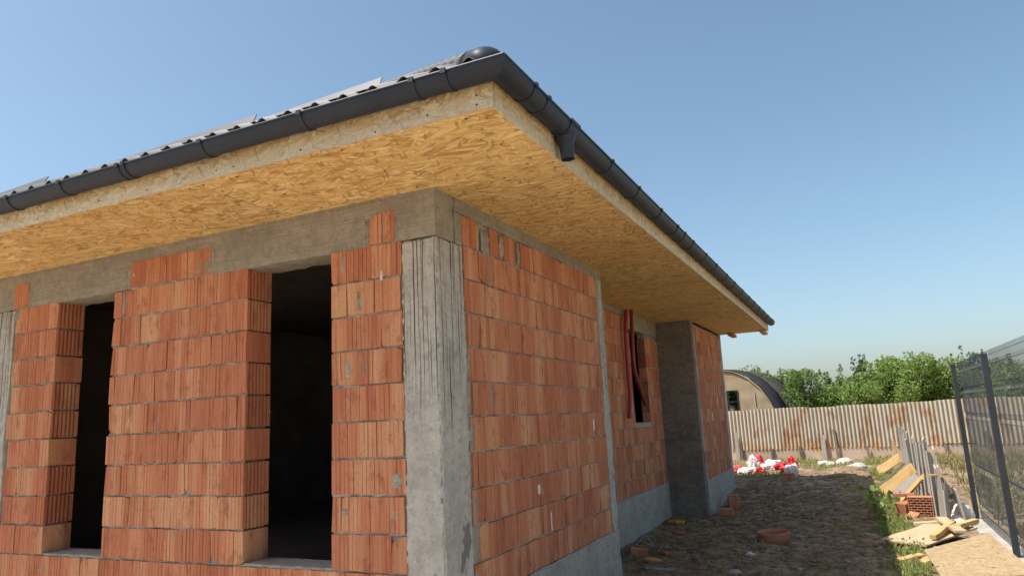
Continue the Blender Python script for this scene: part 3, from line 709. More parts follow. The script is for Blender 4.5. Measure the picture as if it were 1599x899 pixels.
def yb(x, z): return .03*mnoise.noise(Vector((x*1.7, 0, z*1.7)))+.015*mnoise.noise(Vector((x*5, 3, z*3)))
gx = np.linspace(-TR, TR, 60); gzz = np.linspace(0, TH, 40); vs = []; fs = []
def inside(x, z): return z <= TH*max(0, 1-(abs(x)/TR)**2)**.425
idx = {}
for i, x in enumerate(gx):
    for j, z in enumerate(gzz):
        zz = min(z, TH*max(0, 1-(abs(x)/TR)**2)**.425-.01); idx[i, j] = len(vs); vs.append((x, yb(x, zz), max(0, zz)))
for i in range(59):
    for j in range(39):
        xm, zm = (gx[i]+gx[i+1])/2, (gzz[j]+gzz[j+1])/2
        if WX0 < xm < WX1 and WZ0_ < zm < WZ1_: continue
        fs.append((idx[i, j], idx[i+1, j], idx[i+1, j+1], idx[i, j+1]))
mb.add(vs, fs); o = mb.build('end_wall', M['tunnel_tan'], tun, sm=True)
for d in ((.30, .33, 1.53, 2.37), (.74, .77, 1.53, 2.37), (.3, .77, 1.53, 1.56), (.3, .77, 2.34, 2.37), (.3, .77, 1.93, 1.955), (1.42, 1.45, 1.75, 2.25), (.8, .83, .6, 1.5), (.3, 1.45, 1.50, 1.525)):
    q = MB(); q.box(d[0], d[1], -.05, -.015, d[2], d[3]); q.build('frame_bar', M['tunnel_dark' if d[0] < .78 and d[2] > 1.4 else 'wood_grey'], tun)
def arch_band(y0, y1, sc, m, name, lean=0.):
    mb = MB(); vs = []; fs = []
    for y in (y0, (y0+y1)/2, y1):
        for i in range(n+1):
            a = A[i]; s_ = sc+.012*mnoise.noise(Vector((i*.8, y*2, 0))); vs.append((a[0]*s_, y, a[1]*s_))
    for j in range(2):
        for i in range(n): fs.append((j*(n+1)+i, (j+1)*(n+1)+i, (j+1)*(n+1)+i+1, j*(n+1)+i+1))
    mb.add(vs, fs); o = mb.build(name, M[m], tun, sm=True); so = o.modifiers.new('t', 'SOLIDIFY'); so.thickness = .03; return o
arch_band(-.06, .05, 1.01, 'tunnel_tan', 'edge_hoop'); arch_band(.05, 1.1, 1.025, 'tunnel_dark', 'film_band'); arch_band(1.1, 2.8, 1.015, 'tunnel_grey', 'cover')

# ------------------------------------------------------------------ far fence of corrugated sheets on a concrete base
def m_rust():
    g = G('corrugated_sheet', .7, .35); X, Y, Z = g.sep(g.pos); r = g.rnd()
    base = g.mix(g.ramp(r, [(.0, 0.), (1., 1.)]), (.54, .48, .38), (.46, .42, .34))
    n1 = g.noise(g.mapped(g.pos, (1.2, 1.2, .7)), 1.9, 6., .65); thr = g.math('ADD', n1, g.math('MULTIPLY', r, .13))
    c = g.mix(g.ramp(thr, [(.60, 0.), (.70, .85)]), base, (.36, .16, .065))
    n2 = g.noise(g.mapped(g.pos, (8, 8, .8)), 1.5, 4.); c = g.mix(g.ramp(n2, [(.5, 0.), (.68, .6)]), c, (.38, .28, .18))
    ox = g.sep(g.objc())[0]; val = g.math('COSINE', g.math('MULTIPLY', ox, 2*math.pi/.112))
    c = g.mix(g.ramp(g.math('MULTIPLY_ADD', val, .5, .5), [(.0, .62), (.5, .0)]), c, (.27, .19, .12))   # dirt caught in the valleys
    lowr = g.noise(g.pos, 3., 4.); k = g.math('MULTIPLY', g.ramp(Z, [(.0, 1.), (.22, 0.)]), g.ramp(lowr, [(.4, 0.), (.6, .9)]))
    c = g.mix(k, c, (.46, .25, .08)); g.color(c); g.bump(g.noise(g.pos, 30., 4.), .3, .006); return g.m
M['rust'] = m_rust()
M['base_pink'] = m_plain('base_slab', (.52, .39, .30), (.44, .33, .25), 2., .95, .2, .3, (.46, .27, .12))
M['old_post'] = m_plain('old_post', (.16, .13, .11), (.22, .18, .15), 5., .95, .2, .4)
FA, FB = Vector((-4.2, 20.3, 0)), Vector((12.0, 19.6, 0)); fd = (FB-FA).normalized(); fn = Vector((fd.y, -fd.x, 0))
ffence = empty('corrugated_fence', (FA.x, FA.y, -.42), math.atan2(fd.y, fd.x)); tag(ffence, 'rusty cream corrugated sheet fence on a low concrete base across the yard end', 'fence')
LF = (FB-FA).length; x = 0; i = 0; r = random.Random(4)
while x < LF:
    wd = r.uniform(.78, .95); n = int(wd/.0125); lean = r.uniform(-.015, .03); zt = 1.61+r.uniform(-.03, .03); zb = .37+r.uniform(-.03, .03); dy = (i % 2)*.012
    vs = []; fs = []
    for row in range(3):
        zz = zb+(zt-zb)*row/2
        for k in range(n+1):
            xx = x+(wd+.03)*k/n; y_ = -.028*math.cos(2*math.pi*xx/.112)+dy+lean*row/2
            vs.append((xx, y_, zz+(r.uniform(-.006, .006) if row != 1 else 0)))
    for row in range(2):
        for k in range(n): a = row*(n+1)+k; fs.append((a, a+1, a+n+2, a+n+1))
    o = obj('sheet', mesh_of('sheet', vs, fs, True), M['rust'], ffence); x += wd; i += 1
x = 0
while x < LF:
    L = r.uniform(.82, 1.1); mb = MB(); mb.box(x+.02, x+L-.02, .02, .075, -.3, .375+r.uniform(-.01, .012)); mb.build('base_slab', M['base_pink'], ffence)
    mb = MB(); tl = r.uniform(-.07, .05); hgt = r.choice((.38, .42, .7, .9)); q = .035
    mb.add([(x-q, -.07, -.3), (x+q, -.07, -.3), (x+q, .01, -.3), (x-q, .01, -.3), (x-q+tl, -.07, hgt), (x+q+tl, -.07, hgt), (x+q+tl, .01, hgt), (x-q+tl, .01, hgt)], [(3, 2, 1, 0), (4, 5, 6, 7), (0, 1, 5, 4), (1, 2, 6, 5), (2, 3, 7, 6), (3, 0, 4, 7)])
    mb.build('post', M['old_post'], ffence); x += L
for xx, wd, hgt in ((5.55, .13, .75), (3.0, .1, .9)):
    mb = MB(); mb.box(xx, xx+wd, -.1, -.072, -.2, hgt); mb.build('plank', M['wood_grey'], ffence)

# ------------------------------------------------------------------ mesh fence on the right
mf = empty('mesh_fence', (3.85, 8.42, -.53)); tag(mf, 'dark grey welded mesh panel fence with square posts on a concrete strip', 'fence')
def ml(o): return o
PH = [0, -2.9, -5.8, -8.7]
for y in PH[:3]:
    mb = MB(); mb.box(-.03, .03, y-.03, y+.03, -.05, 2.2 if y else 2.22); mb.box(-.032, .032, y-.032, y+.032, 2.2 if y else 2.22, 2.225 if y else 2.245); mb.build('post', M['post'], mf)
M['wire'] = m_plain('mesh_wire', (.05, .058, .068), (.07, .078, .088), 4., .45, .5, 0.)
def wprof(z):
    for c in (.22, .78, 1.5, 1.86, 2.16):
        if abs(z-c) < .05: return .035*(1-abs(z-c)/.05)
    return 0.
zk = sorted(set([.03, 2.26]+[c+d for c in (.22, .78, 1.5, 1.86, 2.16) for d in (-.05, 0, .05)]))
for a, b in zip(PH[:-1], PH[1:]):
    mb = MB(); y = a-.10 if a == 0 else a-.03
    while y > b+.02:
        mb.tube([(.045+wprof(z), y, z) for z in zk], .0023, 4); y -= .05
    mb.build('wires', M['wire'], mf, kind='stuff')
    for c in (.22, .78, 1.5, 1.86, 2.16):
        for dz in (-.05, .05):
            mb = MB(); mb.tube([(.0415+wprof(c+dz), a-.1 if a == 0 else a-.03, c+dz), (.0415+wprof(c+dz), b+.02, c+dz)], .003, 5); mb.build('rail_wire', M['wire'], mf)
    for c in (.22, .78, 1.5, 1.86):
        mb = MB(); mb.tube([(.076, a-.1 if a == 0 else a-.03, c), (.076, b+.02, c)], .0045, 5); mb.build('rail_wire', M['wire'], mf)
vs, fs = rough_box(-.14, .16, -9., .35, -.35, .03, step=.07, amp=.006, edge=.03, seed=31)
obj('concrete_strip', mesh_of('concrete_strip', vs, fs), M['kerb'], mf)

# ------------------------------------------------------------------ yard objects
def gpt(x, y, dz=0.): return Vector((x, y, ground_h(x, y)+dz))
def plank_mesh(L, wd, th, seed=0, nseg=6):
    r = random.Random(seed); vs = []; fs = []
    for i in range(nseg+1):
        x = -L/2+L*i/nseg; bow = .004*math.sin(math.pi*i/nseg)*r.uniform(-1, 1)
        e = r.uniform(-.006, .006)
        dx = r.uniform(-.01, .01) if i in (0, nseg) else 0
        vs += [(x+dx, -wd/2+e, bow), (x-dx, wd/2+e, bow), (x-dx, wd/2+e, th+bow), (x+dx, -wd/2+e, th+bow)]
    for i in range(nseg):
        for k in range(4): a = i*4+k; b = i*4+(k+1) % 4; fs.append((a, b, b+4, a+4))
    fs += [(0, 1, 2, 3), (nseg*4+3, nseg*4+2, nseg*4+1, nseg*4)]
    fs = [tuple(reversed(f)) for f in fs]
    return mesh_of('board', vs, fs)
def board_between(A, B, wd, th, m, label, name='board', roll=0., group=None, seed=0, cat='board'):
    A, B = Vector(A), Vector(B); d = (B-A); L = d.length; d.normalize()
    up = Vector((0, 0, 1)); y = up.cross(d).normalized(); z = d.cross(y)
    Mx = Matrix((d, y, z)).transposed().to_4x4(); Mx.translation = (A+B)/2
    o = obj(name, plank_mesh(L, wd, th, seed), M[m]); o.matrix_world = Mx @ Matrix.Rotation(roll, 4, 'X'); tag(o, label, cat, group); return o
# row of grey upright planks
pf = empty('plank_fence', (3.45, 7.9, -.53)); tag(pf, 'row of weathered grey upright planks left of the mesh fence', 'fence')
r = random.Random(12); P0, P1 = Vector((3.44, 7.75, 0)), Vector((3.22, 13.2, 0)); nP = 24
for i in range(nP):
    t = i/(nP-1); t = t**1.15; p = P0.lerp(P1, t); hgt = (.50, .82, .93, .75, 1.02, .98)[i] if i < 6 else r.uniform(.92, 1.14)
    if i in (9,): continue
    wd = r.uniform(.12, .2); lean = r.uniform(-.05, .05); zg = ground_h(p.x, p.y)
    q = MB(); c = wd/2; th = .022; tp = r.uniform(-.03, .03)
    vs = [(-th, -c, -.1), (0, -c, -.1), (0, c, -.1), (-th, c, -.1), (-th+lean, -c+lean, hgt+tp), (lean, -c+lean, hgt+tp), (lean, c*.8+lean, hgt-tp), (-th+lean, c*.8+lean, hgt-tp)]
    q.add(vs, [(3, 2, 1, 0), (4, 5, 6, 7), (0, 1, 5, 4), (1, 2, 6, 5), (2, 3, 7, 6), (3, 0, 4, 7)])
    q.build('plank', M['wood_grey'], pf, (p.x-3.45, p.y-7.9, zg+.53), (0, 0, math.atan2(P1.x-P0.x, P0.y-P1.y)*0+r.uniform(-.5, .1)))
q = MB(); q.box(.03, .05, .1, 5., .55, .62); q.build('rail', M['wood_grey'], pf, rot=(0, 0, .04))
# leaning and lying boards
def g_(x, y, dz=0.): p = gpt(x, y, dz); return (p.x, p.y, p.z)
board_between((2.73, 13.6, -.26), (3.17, 13.2, .06), .2, .025, 'wood', 'yellow board leaning at the far end of the plank row', roll=1.3, seed=1)
board_between((3.14, 13.7, -.2), (3.07, 13.7, .40), .14, .025, 'wood', 'short yellow board standing upright at the far end of the plank row', roll=.2, seed=2)
board_between((2.72, 11.0, -.40), (3.27, 10.7, .04), .2, .025, 'wood', 'yellow board leaning on the plank row, under a thin grey batten', roll=1.35, seed=3)
board_between((2.69, 11.4, -.36), (3.16, 11.1, .09), .06, .04, 'wood_grey', 'thin grey batten leaning above the middle yellow board', roll=.3, seed=4)
board_between((2.86, 10.6, -.46), (3.30, 10.5, -.09), .16, .02, 'wood_grey', 'grey board leaning just below the middle yellow board', roll=1.3, seed=5)
board_between((2.96, 9.6, -.40), (3.30, 9.1, .02), .11, .03, 'wood', 'yellow board propped steeply behind the hollow clay block', roll=1.0, seed=6)
board_between((2.83, 9.75, -.54), (2.99, 9.5, -.40), .10, .02, 'wood', 'short yellow offcut leaning on the left of the block pile', roll=.8, seed=7)
board_between((3.30, 8.2, .12), (3.62, 8.25, .13), .05, .02, 'wood', 'narrow yellow batten nailed level across the grey planks', seed=8)
# long grey formwork panel behind the planks
board_between((3.60, 7.7, -.28), (3.64, 12.6, -.38), .5, .02, 'wood_grey', 'long grey formwork panel standing between plank row and mesh fence', roll=1.45, seed=9)
# plywood heap
board_between((2.78, 6.15, -.50), (3.42, 6.95, -.40), .62, .02, 'ply', 'bare plywood sheet lying flat beside the strand board', 'plywood_sheet', seed=10, cat='plywood')
board_between((2.98, 7.15, -.42), (3.42, 7.05, -.37), .16, .03, 'ply', 'weathered short board across the back of the plywood sheet', seed=11)
board_between((3.12, 6.15, -.44), (3.40, 6.75, -.35), .07, .05, 'wood', 'yellow square batten lying on the plywood sheet', seed=12)
board_between((3.30, 7.15, -.34), (3.42, 6.2, -.37), .13, .03, 'ply', 'broad weathered board crossing on top of the plywood heap', seed=13)
board_between((3.42, 6.5, -.36), (3.68, 7.0, -.36), .08, .05, 'wood', 'grey ended stub of beam at the right of the plywood heap', seed=14)
board_between((2.70, 5.45, -.57), (2.95, 5.55, -.52), .12, .02, 'wood', 'broken yellow offcut in the weeds left of the strand board', seed=15)
board_between((2.92, 5.30, -.56), (3.08, 5.42, -.50), .13, .02, 'wood', 'small broken yellow board tucked under the strand board edge', seed=16)
# big strand board sheet, tilted on the heap
A = [(2.98, 5.62, -.47), (3.03, 4.35, -.50), (3.80, 4.2, -.42), (3.72, 6.35, -.38)]
vs = [Vector(a) for a in A]+[Vector(a)-Vector((0, 0, .018)) for a in A]
o = obj('strand_board_sheet', mesh_of('strand_board_sheet', vs, [(0, 1, 2, 3), (7, 6, 5, 4), (1, 0, 4, 5), (2, 1, 5, 6), (3, 2, 6, 7), (0, 3, 7, 4)]), M['osb_sun'])
tag(o, 'large pale strand board sheet lying beside the mesh fence', 'strand board')

# hollow clay blocks
def hollow_block(L=.25, D=.25, H=.235, rows=6, cols=4):
    mb = MB(); t = .012
    mb.box(-L/2, L/2, -D/2+.02, D/2-.02, 0, H) if False else None
    mb.box(-L/2, -L/2+t, -D/2, D/2, 0, H); mb.box(L/2-t, L/2, -D/2, D/2, 0, H)
    mb.box(-L/2+t, L/2-t, -D/2, D/2, 0, t); mb.box(-L/2+t, L/2-t, -D/2, D/2, H-t, H)
    for i in range(1, rows): z = H*i/rows; mb.box(-L/2+t, L/2-t, -D/2+.002, D/2-.002, z-.006, z+.006)
    for i in range(rows):
        for j in range(cols):
            x = -L/2+L*(j+(.5 if i % 2 else 1.))/cols
            if abs(x) < L/2-.02: mb.box(x-.006, x+.006, -D/2+.004, D/2-.004, H*i/rows+.006, H*(i+1)/rows-.006)
    mb.box(-L/2+.005, L/2-.005, -.01, .01, .005, H-.005); return mb
def place(mb, name, m, loc, rot, label, cat, group=None):
    return tag(mb.build(name, M[m], None, loc, rot), label, cat, group)
def solid_block(L=.25, D=.25, H=.235):
    mb = MB(); n = 5; prof = [(-L/2, -D/2)]
    for i in range(1, n): x = -L/2+L*i/n; prof += [(x-.006, -D/2), (x, -D/2+.006), (x+.006, -D/2)]
    prof += [(L/2, -D/2), (L/2, D/2)]
    for i in range(n-1, 0, -1): x = -L/2+L*i/n; prof += [(x+.006, D/2), (x, D/2-.006), (x-.006, D/2)]
    prof += [(-L/2, D/2)]; N = len(prof)
    mb.add([(a, b, 0) for a, b in prof]+[(a, b, H) for a, b in prof], [(i, (i+1) % N, N+(i+1) % N, N+i) for i in range(N)]+[tuple(range(N-1, -1, -1)), tuple(range(N, 2*N))]); return mb
place(hollow_block(.34, .24, .30, 8, 4), 'clay_block', 'terra', g_(3.19, 8.95, -.02), (0, 0, -.12), 'hollow clay block showing its rows of holes, right of the pile', 'clay block', 'clay blocks in the pile')
place(solid_block(.16, .25, .24), 'clay_block', 'terra', g_(2.96, 9.0, -.03), (.1, .06, -.5), 'plain clay block left of the hollow one in the pile', 'clay block', 'clay blocks in the pile')
place(solid_block(.30, .16, .045), 'clay_block', 'terra', g_(2.98, 9.15, .27), (.02, .03, .05), 'thin clay slab lying on top of the block pile', 'clay block', 'clay blocks in the pile')
place(solid_block(.14, .2, .05), 'clay_block', 'terra', g_(3.04, 8.72, .02), (.5, .2, -.6), 'broken clay piece tilted at the foot of the pile', 'clay block', 'clay blocks in the pile')
place(solid_block(.24, .25, .12), 'clay_block', 'clay', g_(.19, 9.2, -.01), (0, 0, .1), 'clay block lying low in front of another by the far footing', 'clay block', 'blocks by the footing')
place(solid_block(.2, .22, .24), 'clay_block', 'clay', g_(.22, 9.95, -.02), (0, 0, .25), 'clay block standing upright by the far footing', 'clay block', 'blocks by the footing')
place(solid_block(.24, .22, .14), 'clay_block', 'clay', g_(.95, 12.95, -.01), (0, 0, .05), 'clay block at the shadow edge in front of the red bags', 'clay block')
place(solid_block(.22, .12, .1), 'clay_block', 'clay', g_(-.36, 5.55, -.02), (0, .1, .2), 'half buried clay block piece at the foot of the recess', 'clay block')
for i, (x, y, sx, lb) in enumerate(((-.05, 5.1, .2, 'flat broken clay shard nearest the wall footing'), (.05, 5.5, .16, 'small broken clay shard behind the flat one'), (-.2, 7.3, .18, 'pale clay shard lying right of the foam can'))):
    place(solid_block(sx, sx*.6, .03), 'clay_shard', 'clay', g_(x, y, .005), (.1, .12, i*.8), lb, 'clay shard', 'clay shards')
# terracotta ring
mb = MB(); n = 36; vs = []; fs = []
prof = [(.20, 0), (.222, .0), (.228, .10), (.24, .145), (.24, .165), (.222, .165), (.212, .12), (.205, .05)]
for i in range(n):
    a = 2*math.pi*i/n
    for rr, zz in prof: rr *= .9; vs.append((math.cos(a)*rr, math.sin(a)*rr, zz))
k = len(prof)
for i in range(n):
    for j in range(k): fs.append((i*k+j, ((i+1) % n)*k+j, ((i+1) % n)*k+(j+1) % k, i*k+(j+1) % k))
mb.add(vs, fs); place(mb, 'terracotta_ring', 'terra', g_(1.24, 6.68, -.02), (.04, -.03, 0), 'round terracotta flue ring lying on the shaded soil', 'flue ring')
bpy.data.objects['terracotta_ring'].data.polygons.foreach_set('use_smooth', [True]*len(fs))
# foam can
M['orange'] = m_plain('can_orange', (.62, .17, .03), (.55, .13, .02), 6., .4, .5, 0.); M['yellow'] = m_plain('can_yellow', (.60, .45, .08), (.52, .38, .05), 6., .4, .5, 0.)
can = empty('foam_can', g_(-.40, 7.95, .04), -.15); tag(can, 'orange and yellow spray foam can lying by the damp wall', 'can')
mb = MB(); mb.tube([(-.15, 0, 0), (-.14, 0, 0), (.0, 0, 0)], [.028, .035, .035], 14); mb.build('label_band', M['orange'], can, sm=False)
mb = MB(); mb.tube([(.0, 0, 0), (.12, 0, 0), (.13, 0, 0)], [.0345, .0345, .025], 14); mb.build('body', M['yellow'], can)
mb = MB(); mb.tube([(.13, 0, 0), (.17, 0, 0)], [.012, .012], 10); mb.build('nozzle', M['post'], can)
# crumpled bags
M['bag_red'] = m_plain('bag_red', (.62, .035, .035), (.52, .025, .03), 7., .45, .5, .4); M['bag_white'] = m_plain('bag_white', (.78, .74, .72), (.70, .62, .60), 9., .5, .4, .4)
M['bag_blue'] = m_plain('bag_blue', (.42, .55, .68), (.62, .68, .74), 9., .5, .4, .4); M['sack'] = m_plain('sack_white', (.60, .55, .47), (.52, .47, .40), 5., .85, .2, .6)
def lump(name, m, loc, dims, label, cat, seed, group=None, rz=0., freq=3.2, amp=.42):
    bm = bmesh.new(); bmesh.ops.create_icosphere(bm, subdivisions=4, radius=1)
    for v in bm.verts:
        p = v.co.copy(); n1 = mnoise.noise(p*freq*.5+Vector((seed, 0, 0))); n2 = abs(mnoise.noise(p*freq+Vector((0, seed, 0)))); n3 = abs(mnoise.noise(p*freq*2.3+Vector((0, 0, seed))))
        q = p*(1+amp*n1-amp*.9*n2-amp*.4*n3); v.co = Vector((q.x*dims[0], q.y*dims[1], max(-.35, q.z)*dims[2]))
    me = bpy.data.meshes.new(name); bm.to_mesh(me); bm.free()
    o = obj(name, me, M[m], None, (loc[0], loc[1], loc[2]+dims[2]*.3), (0, 0, rz)); tag(o, label, cat, group); return o
gb = 'crumpled bags in the sun'
for i, (m, x, y, d, lb) in enumerate((
    ('bag_red', -.36, 15.0, (.22, .2, .10), 'flat red plastic bag at the left of the litter heap'),
    ('bag_white', -.12, 14.6, (.30, .2, .10), 'long white crumpled bag in front of the tall pink one'),
    ('bag_white', -.10, 15.5, (.17, .15, .26), 'pale tall crumpled bag standing at the left of the litter heap'),
    ('bag_red', .04, 15.6, (.13, .12, .24), 'small bright red bag on the tall pale one'),
    ('bag_red', .18, 14.4, (.13, .14, .12), 'dark red bag between the two white ones'),
    ('bag_white', .36, 14.9, (.24, .18, .13), 'white crumpled bag in the middle of the litter heap'),
    ('bag_red', .62, 14.8, (.22, .15, .11), 'wide red bag right of the middle white one'),
    ('bag_red', .88, 15.0, (.10, .12, .22), 'upright red bag at the right of the litter heap'),
    ('bag_white', .96, 13.75, (.17, .14, .20), 'white torn bag right behind the block at the shadow edge'),
    ('bag_red', .78, 13.8, (.1, .1, .10), 'small red scrap left of the white torn bag'),
    ('bag_blue', .22, 17.2, (.28, .2, .14), 'pale blue crumpled plastic bag behind the red ones'),
    ('bag_white', .78, 16.6, (.18, .15, .12), 'white crumpled bag behind the upright red one'),
    ('bag_white', 1.5, 17.6, (.28, .2, .10), 'white sheet scrap in the weeds before the far fence'))):
    lump('plastic_bag', m, g_(x, y, 0), d, lb, 'bag', i*3.7+1, gb, i*.7)
lump('sack', 'sack', g_(3.60, 8.35, .0), (.20, .32, .24), 'bulging white sack beside the first mesh fence post', 'sack', 9, None, .1, 1.5, .22)
lump('sack', 'sack', g_(3.55, 7.85, -.02), (.17, .2, .14), 'small dirty sack slumped in front of the bulging one', 'sack', 19, None, .6, 2.6, .3)
M['stone'] = m_plain('stone', (.50, .46, .40), (.40, .36, .30), 7., .9, .2, .5); M['paper'] = m_plain('paper', (.74, .74, .74), (.66, .66, .66), 7., .8, .2, .2)
lump('paper_scrap', 'paper', g_(1.07, 5.5, 0), (.055, .04, .03), 'white paper scrap on the shaded soil in front of the ring', 'scrap', 4)
for i, (x, y, d, lb) in enumerate(((1.0, 4.62, .07, 'pale stone at the very front of the shaded yard'), (2.3, 15.3, .22, 'pale rubble lump on the mound left of the plank row'), (2.0, 18.0, .25, 'long pale rubble slab before the far fence'), (1.4, 12.2, .06, 'small grey stone in the shade near the shadow edge'))):
    lump('stone', 'stone', g_(x, y, 0), (d*1.4, d, d*.55), lb, 'stone', i*5+2, 'pale stones in the yard', i*.9, 2., .25)
board_between(g_(.0, 4.55, .01), g_(.32, 4.62, .015), .03, .02, 'wood_grey', 'thin pale stick on the soil near the front footing', 'stick', seed=21, cat='stick')
board_between(g_(-.45, 17.4, .06), g_(.1, 17.6, .08), .10, .03, 'wood', 'yellow board lying left of the litter heap by the house corner', seed=22)
# loop of wire at the footing
mb = MB(); mb.tube([(.1*math.cos(a)+.03*math.sin(2.3*a), .1*math.sin(a), .07+.05*math.sin(a*1.7)) for a in np.linspace(0, 11, 60)], .003, 5)
place(mb, 'wire_loop', 'sheet', g_(-.42, 6.1, .0), (.3, .2, 0), 'tangled loop of thin wire at the recess footing', 'wire')

# ------------------------------------------------------------------ litter, grass, weeds
mb = MB(); r = random.Random(5)
for i in range(4200):
    y = 3.2+11.*r.random()**1.3; x = r.uniform(-.6, 3.6)
    if x < .1 and (y < 3.7 or y > 8.8): continue
    sz = r.choice((.008, .01, .014, .02, .03, .04)) * r.uniform(.6, 1.3); zc = ground_h(x, y)+sz*.1
    vs = []
    for k in range(6):
        d = [(1, 0, 0), (-1, 0, 0), (0, 1, 0), (0, -1, 0), (0, 0, 1), (0, 0, -1)][k]; q = r.uniform(.6, 1.4)*sz
        vs.append((x+d[0]*q*1.3+r.uniform(-.3, .3)*sz, y+d[1]*q+r.uniform(-.3, .3)*sz, zc+d[2]*q*.5))
    mb.add(vs, [(0, 2, 4), (2, 1, 4), (1, 3, 4), (3, 0, 4), (2, 0, 5), (1, 2, 5), (3, 1, 5), (0, 3, 5)], r.random())
M['rubble'] = m_plain('rubble', (.25, .175, .115), (.16, .11, .075), 3., .95, .2, .3, (.42, .35, .27), t3=(.6, .68))
o = mb.build('rubble', M['rubble'], kind='stuff'); o['label'] = 'small rubble and clods scattered over the yard soil'; o['category'] = 'rubble'
mb = MB(); r = random.Random(15)
for i in range(1500):
    y = 3.4+10.*r.random()**1.2; x = r.uniform(-.55, 3.)
    if x < .12 and (y < 3.8 or y > 8.75): continue
    if mnoise.noise(Vector((x*1.2, y*1.2, 4.))) < r.uniform(-.5, .25): continue
    L = r.uniform(.03, .16); a = r.uniform(0, math.pi); zc = ground_h(x, y)+.008; dx, dy = math.cos(a)*L/2, math.sin(a)*L/2
    mb.tube([(x-dx, y-dy, zc), (x, y, zc+r.uniform(.0, .02)), (x+dx, y+dy, zc+r.uniform(-.004, .02))], r.uniform(.0015, .005), 4, r.random())
M['litter'] = m_plain('litter_straw', (.30, .22, .13), (.20, .14, .09), 4., .95, .1, 0., (.44, .36, .24))
o = mb.build('twigs', M['litter'], kind='stuff'); o['label'] = 'dry twigs and straw scattered over the shaded soil'; o['category'] = 'twigs'
def grass_field(name, label, pts, hr, m, seed):
    r = np.random.default_rng(seed); vs = []; fs = []; at = []
    for (x, y, h) in pts:
        zc = ground_h(x, y)-.01; k = r.integers(3, 6)
        for _ in range(k):
            a = r.uniform(0, 6.28); ln = h*r.uniform(.5, 1.3); w_ = r.uniform(.004, .009)*hr; bx, by = math.cos(a), math.sin(a); cv = r.uniform(.2, .9)*ln
            ox, oy = x+r.normal()*.03, y+r.normal()*.03; n0 = len(vs)
            vs += [(ox-by*w_, oy+bx*w_, zc), (ox+by*w_, oy-bx*w_, zc), (ox+by*w_*.8+bx*cv*.35, oy-bx*w_*.8+by*cv*.35, zc+ln*.6), (ox-by*w_*.8+bx*cv*.35, oy+bx*w_*.8+by*cv*.35, zc+ln*.6), (ox+bx*cv, oy+by*cv, zc+ln*.85)]
            fs += [(n0, n0+1, n0+2, n0+3), (n0+3, n0+2, n0+4)]; q = r.uniform(); at += [q, q]
    o = obj(name, mesh_of(name, vs, fs, False, at), M[m], kind='stuff'); o['label'] = label; o['category'] = 'grass'; return o
rr = np.random.default_rng(3); pts = []
def dens(x, y, sc=1.4, s0=0.): return mnoise.noise(Vector((x*sc+s0, y*sc, s0)))
for _ in range(17000):
    x = rr.uniform(2.45, 3.4); y = rr.uniform(4., 15)
    edge = math.exp(-((x-2.85)/.25)**2)-.6*(x < 2.6)
    if (x > 2.95 and y < 7.3) or (x > 3.15 and y < 9.3): continue
    if dens(x, y)+.55*edge-.0 > rr.uniform(0, .95): pts.append((x, y, rr.uniform(.04, .12)))
for _ in range(5000):
    x = rr.uniform(-1.5, 3.2); y = rr.uniform(12.6, 20)
    if dens(x, y, .9, 5.) > rr.uniform(.0, .45): pts.append((x, y, rr.uniform(.05, .17)))
for _ in range(2600):
    x = rr.uniform(-.6, 2.6); y = rr.uniform(4., 12.6)
    if dens(x, y, 1.6, 9.) > .13 and not (x < .1 and (y < 3.8 or y > 8.7)): pts.append((x, y, rr.uniform(.02, .07)))
grass_field('grass', 'green grass and small weeds along the sunny strip and mounds', pts, 1., 'grass', 1)
pts = []
for _ in range(5200):
    x = rr.uniform(4.05, 9.); y = rr.uniform(5., 19.4)
    if dens(x, y, .7, 2.) > rr.uniform(-.5, .4): pts.append((x, y, rr.uniform(.12, .35)))
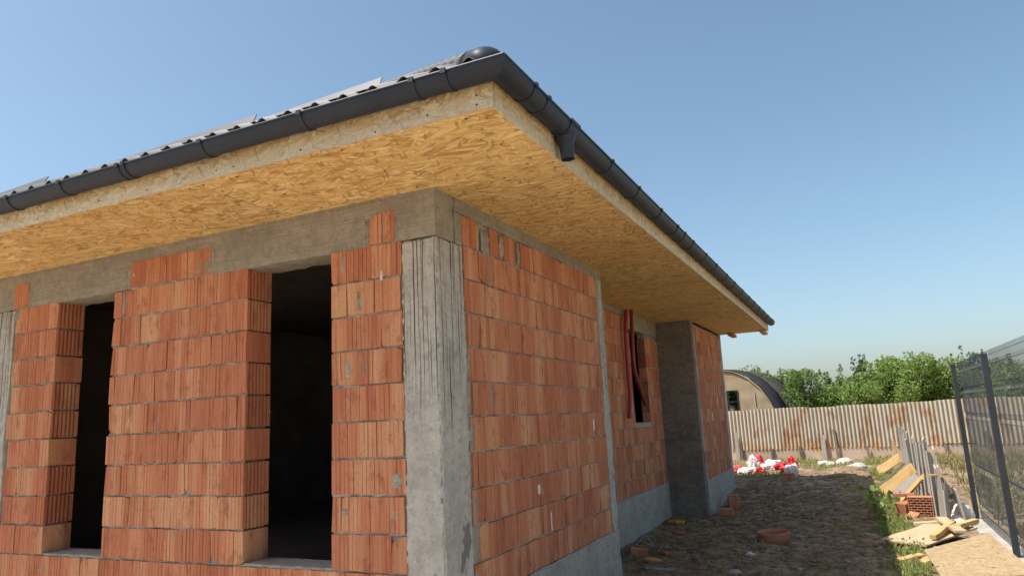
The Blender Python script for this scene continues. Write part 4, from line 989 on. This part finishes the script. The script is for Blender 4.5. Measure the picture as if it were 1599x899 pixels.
M['straw'] = m_leaf('straw', (.16, .14, .05), (.28, .24, .10), (.42, .36, .18))
grass_field('dry_grass', 'tall dry grass on the ground behind the mesh fence', pts, 1.4, 'straw', 2)
# broad-leaf weeds
C = []; r = np.random.default_rng(8)
for _ in range(190):
    if r.uniform() < .62: x, y = 2.72+abs(r.normal())*.28, r.uniform(4.3, 10.5)
    else: x, y = r.uniform(-1.2, 3.), r.uniform(13.2, 19.5)
    if not (dens(x, y, 1.1, 7.) > -.05) or (x > 2.92 and y < 7.3) or (x > 3.1 and y < 9.5): continue
    k = r.integers(14, 40); zc = ground_h(x, y); h = r.uniform(.06, .24)
    C.append(np.stack([x+r.normal(size=k)*.09, y+r.normal(size=k)*.09, zc+r.uniform(.01, 1., k)*h*.7], 1))
C = np.concatenate(C); v, fc = leaves(C, r.uniform(.014, .036, len(C)), 2.0, .1, 5)
o = obj('weeds', leaf_mesh('weeds', v, fc, r.uniform(0, 1, len(C))), M['weed'], kind='stuff'); o['label'] = 'low leafy weeds growing along the sunlit strip'; o['category'] = 'weeds'
def weed_plant(x, y, h, nl, ls, label, m='weed', seed=1, stalk='straw'):
    root = empty('weed_plant', g_(x, y, -.01)); tag(root, label, 'plant'); r = np.random.default_rng(seed)
    mb = MB(); mb.tube([(0, 0, 0), (.01, .005, h*.5), (.0, .015, h)], [.009, .007, .004], 6); mb.build('stem', M[stalk], root)
    C = np.stack([r.normal(size=nl)*ls*1.2, r.normal(size=nl)*ls*1.2, h*r.uniform(.35, 1.02, nl)], 1); v, fc = leaves(C, ls*r.uniform(.7, 1.3, nl), 1.3, .1, seed)
    obj('leaves', leaf_mesh('leaves', v, fc, r.uniform(0, 1, nl)), M[m], root)
weed_plant(2.66, 7.0, .46, 10, .045, 'tall pale stalked weed at the shadow edge', seed=1)
weed_plant(2.52, 8.7, .5, 26, .12, 'broad leaved weed straddling the shadow edge', seed=2)
weed_plant(2.56, 9.6, .4, 20, .10, 'second broad leaved weed farther along the shadow edge', seed=3)
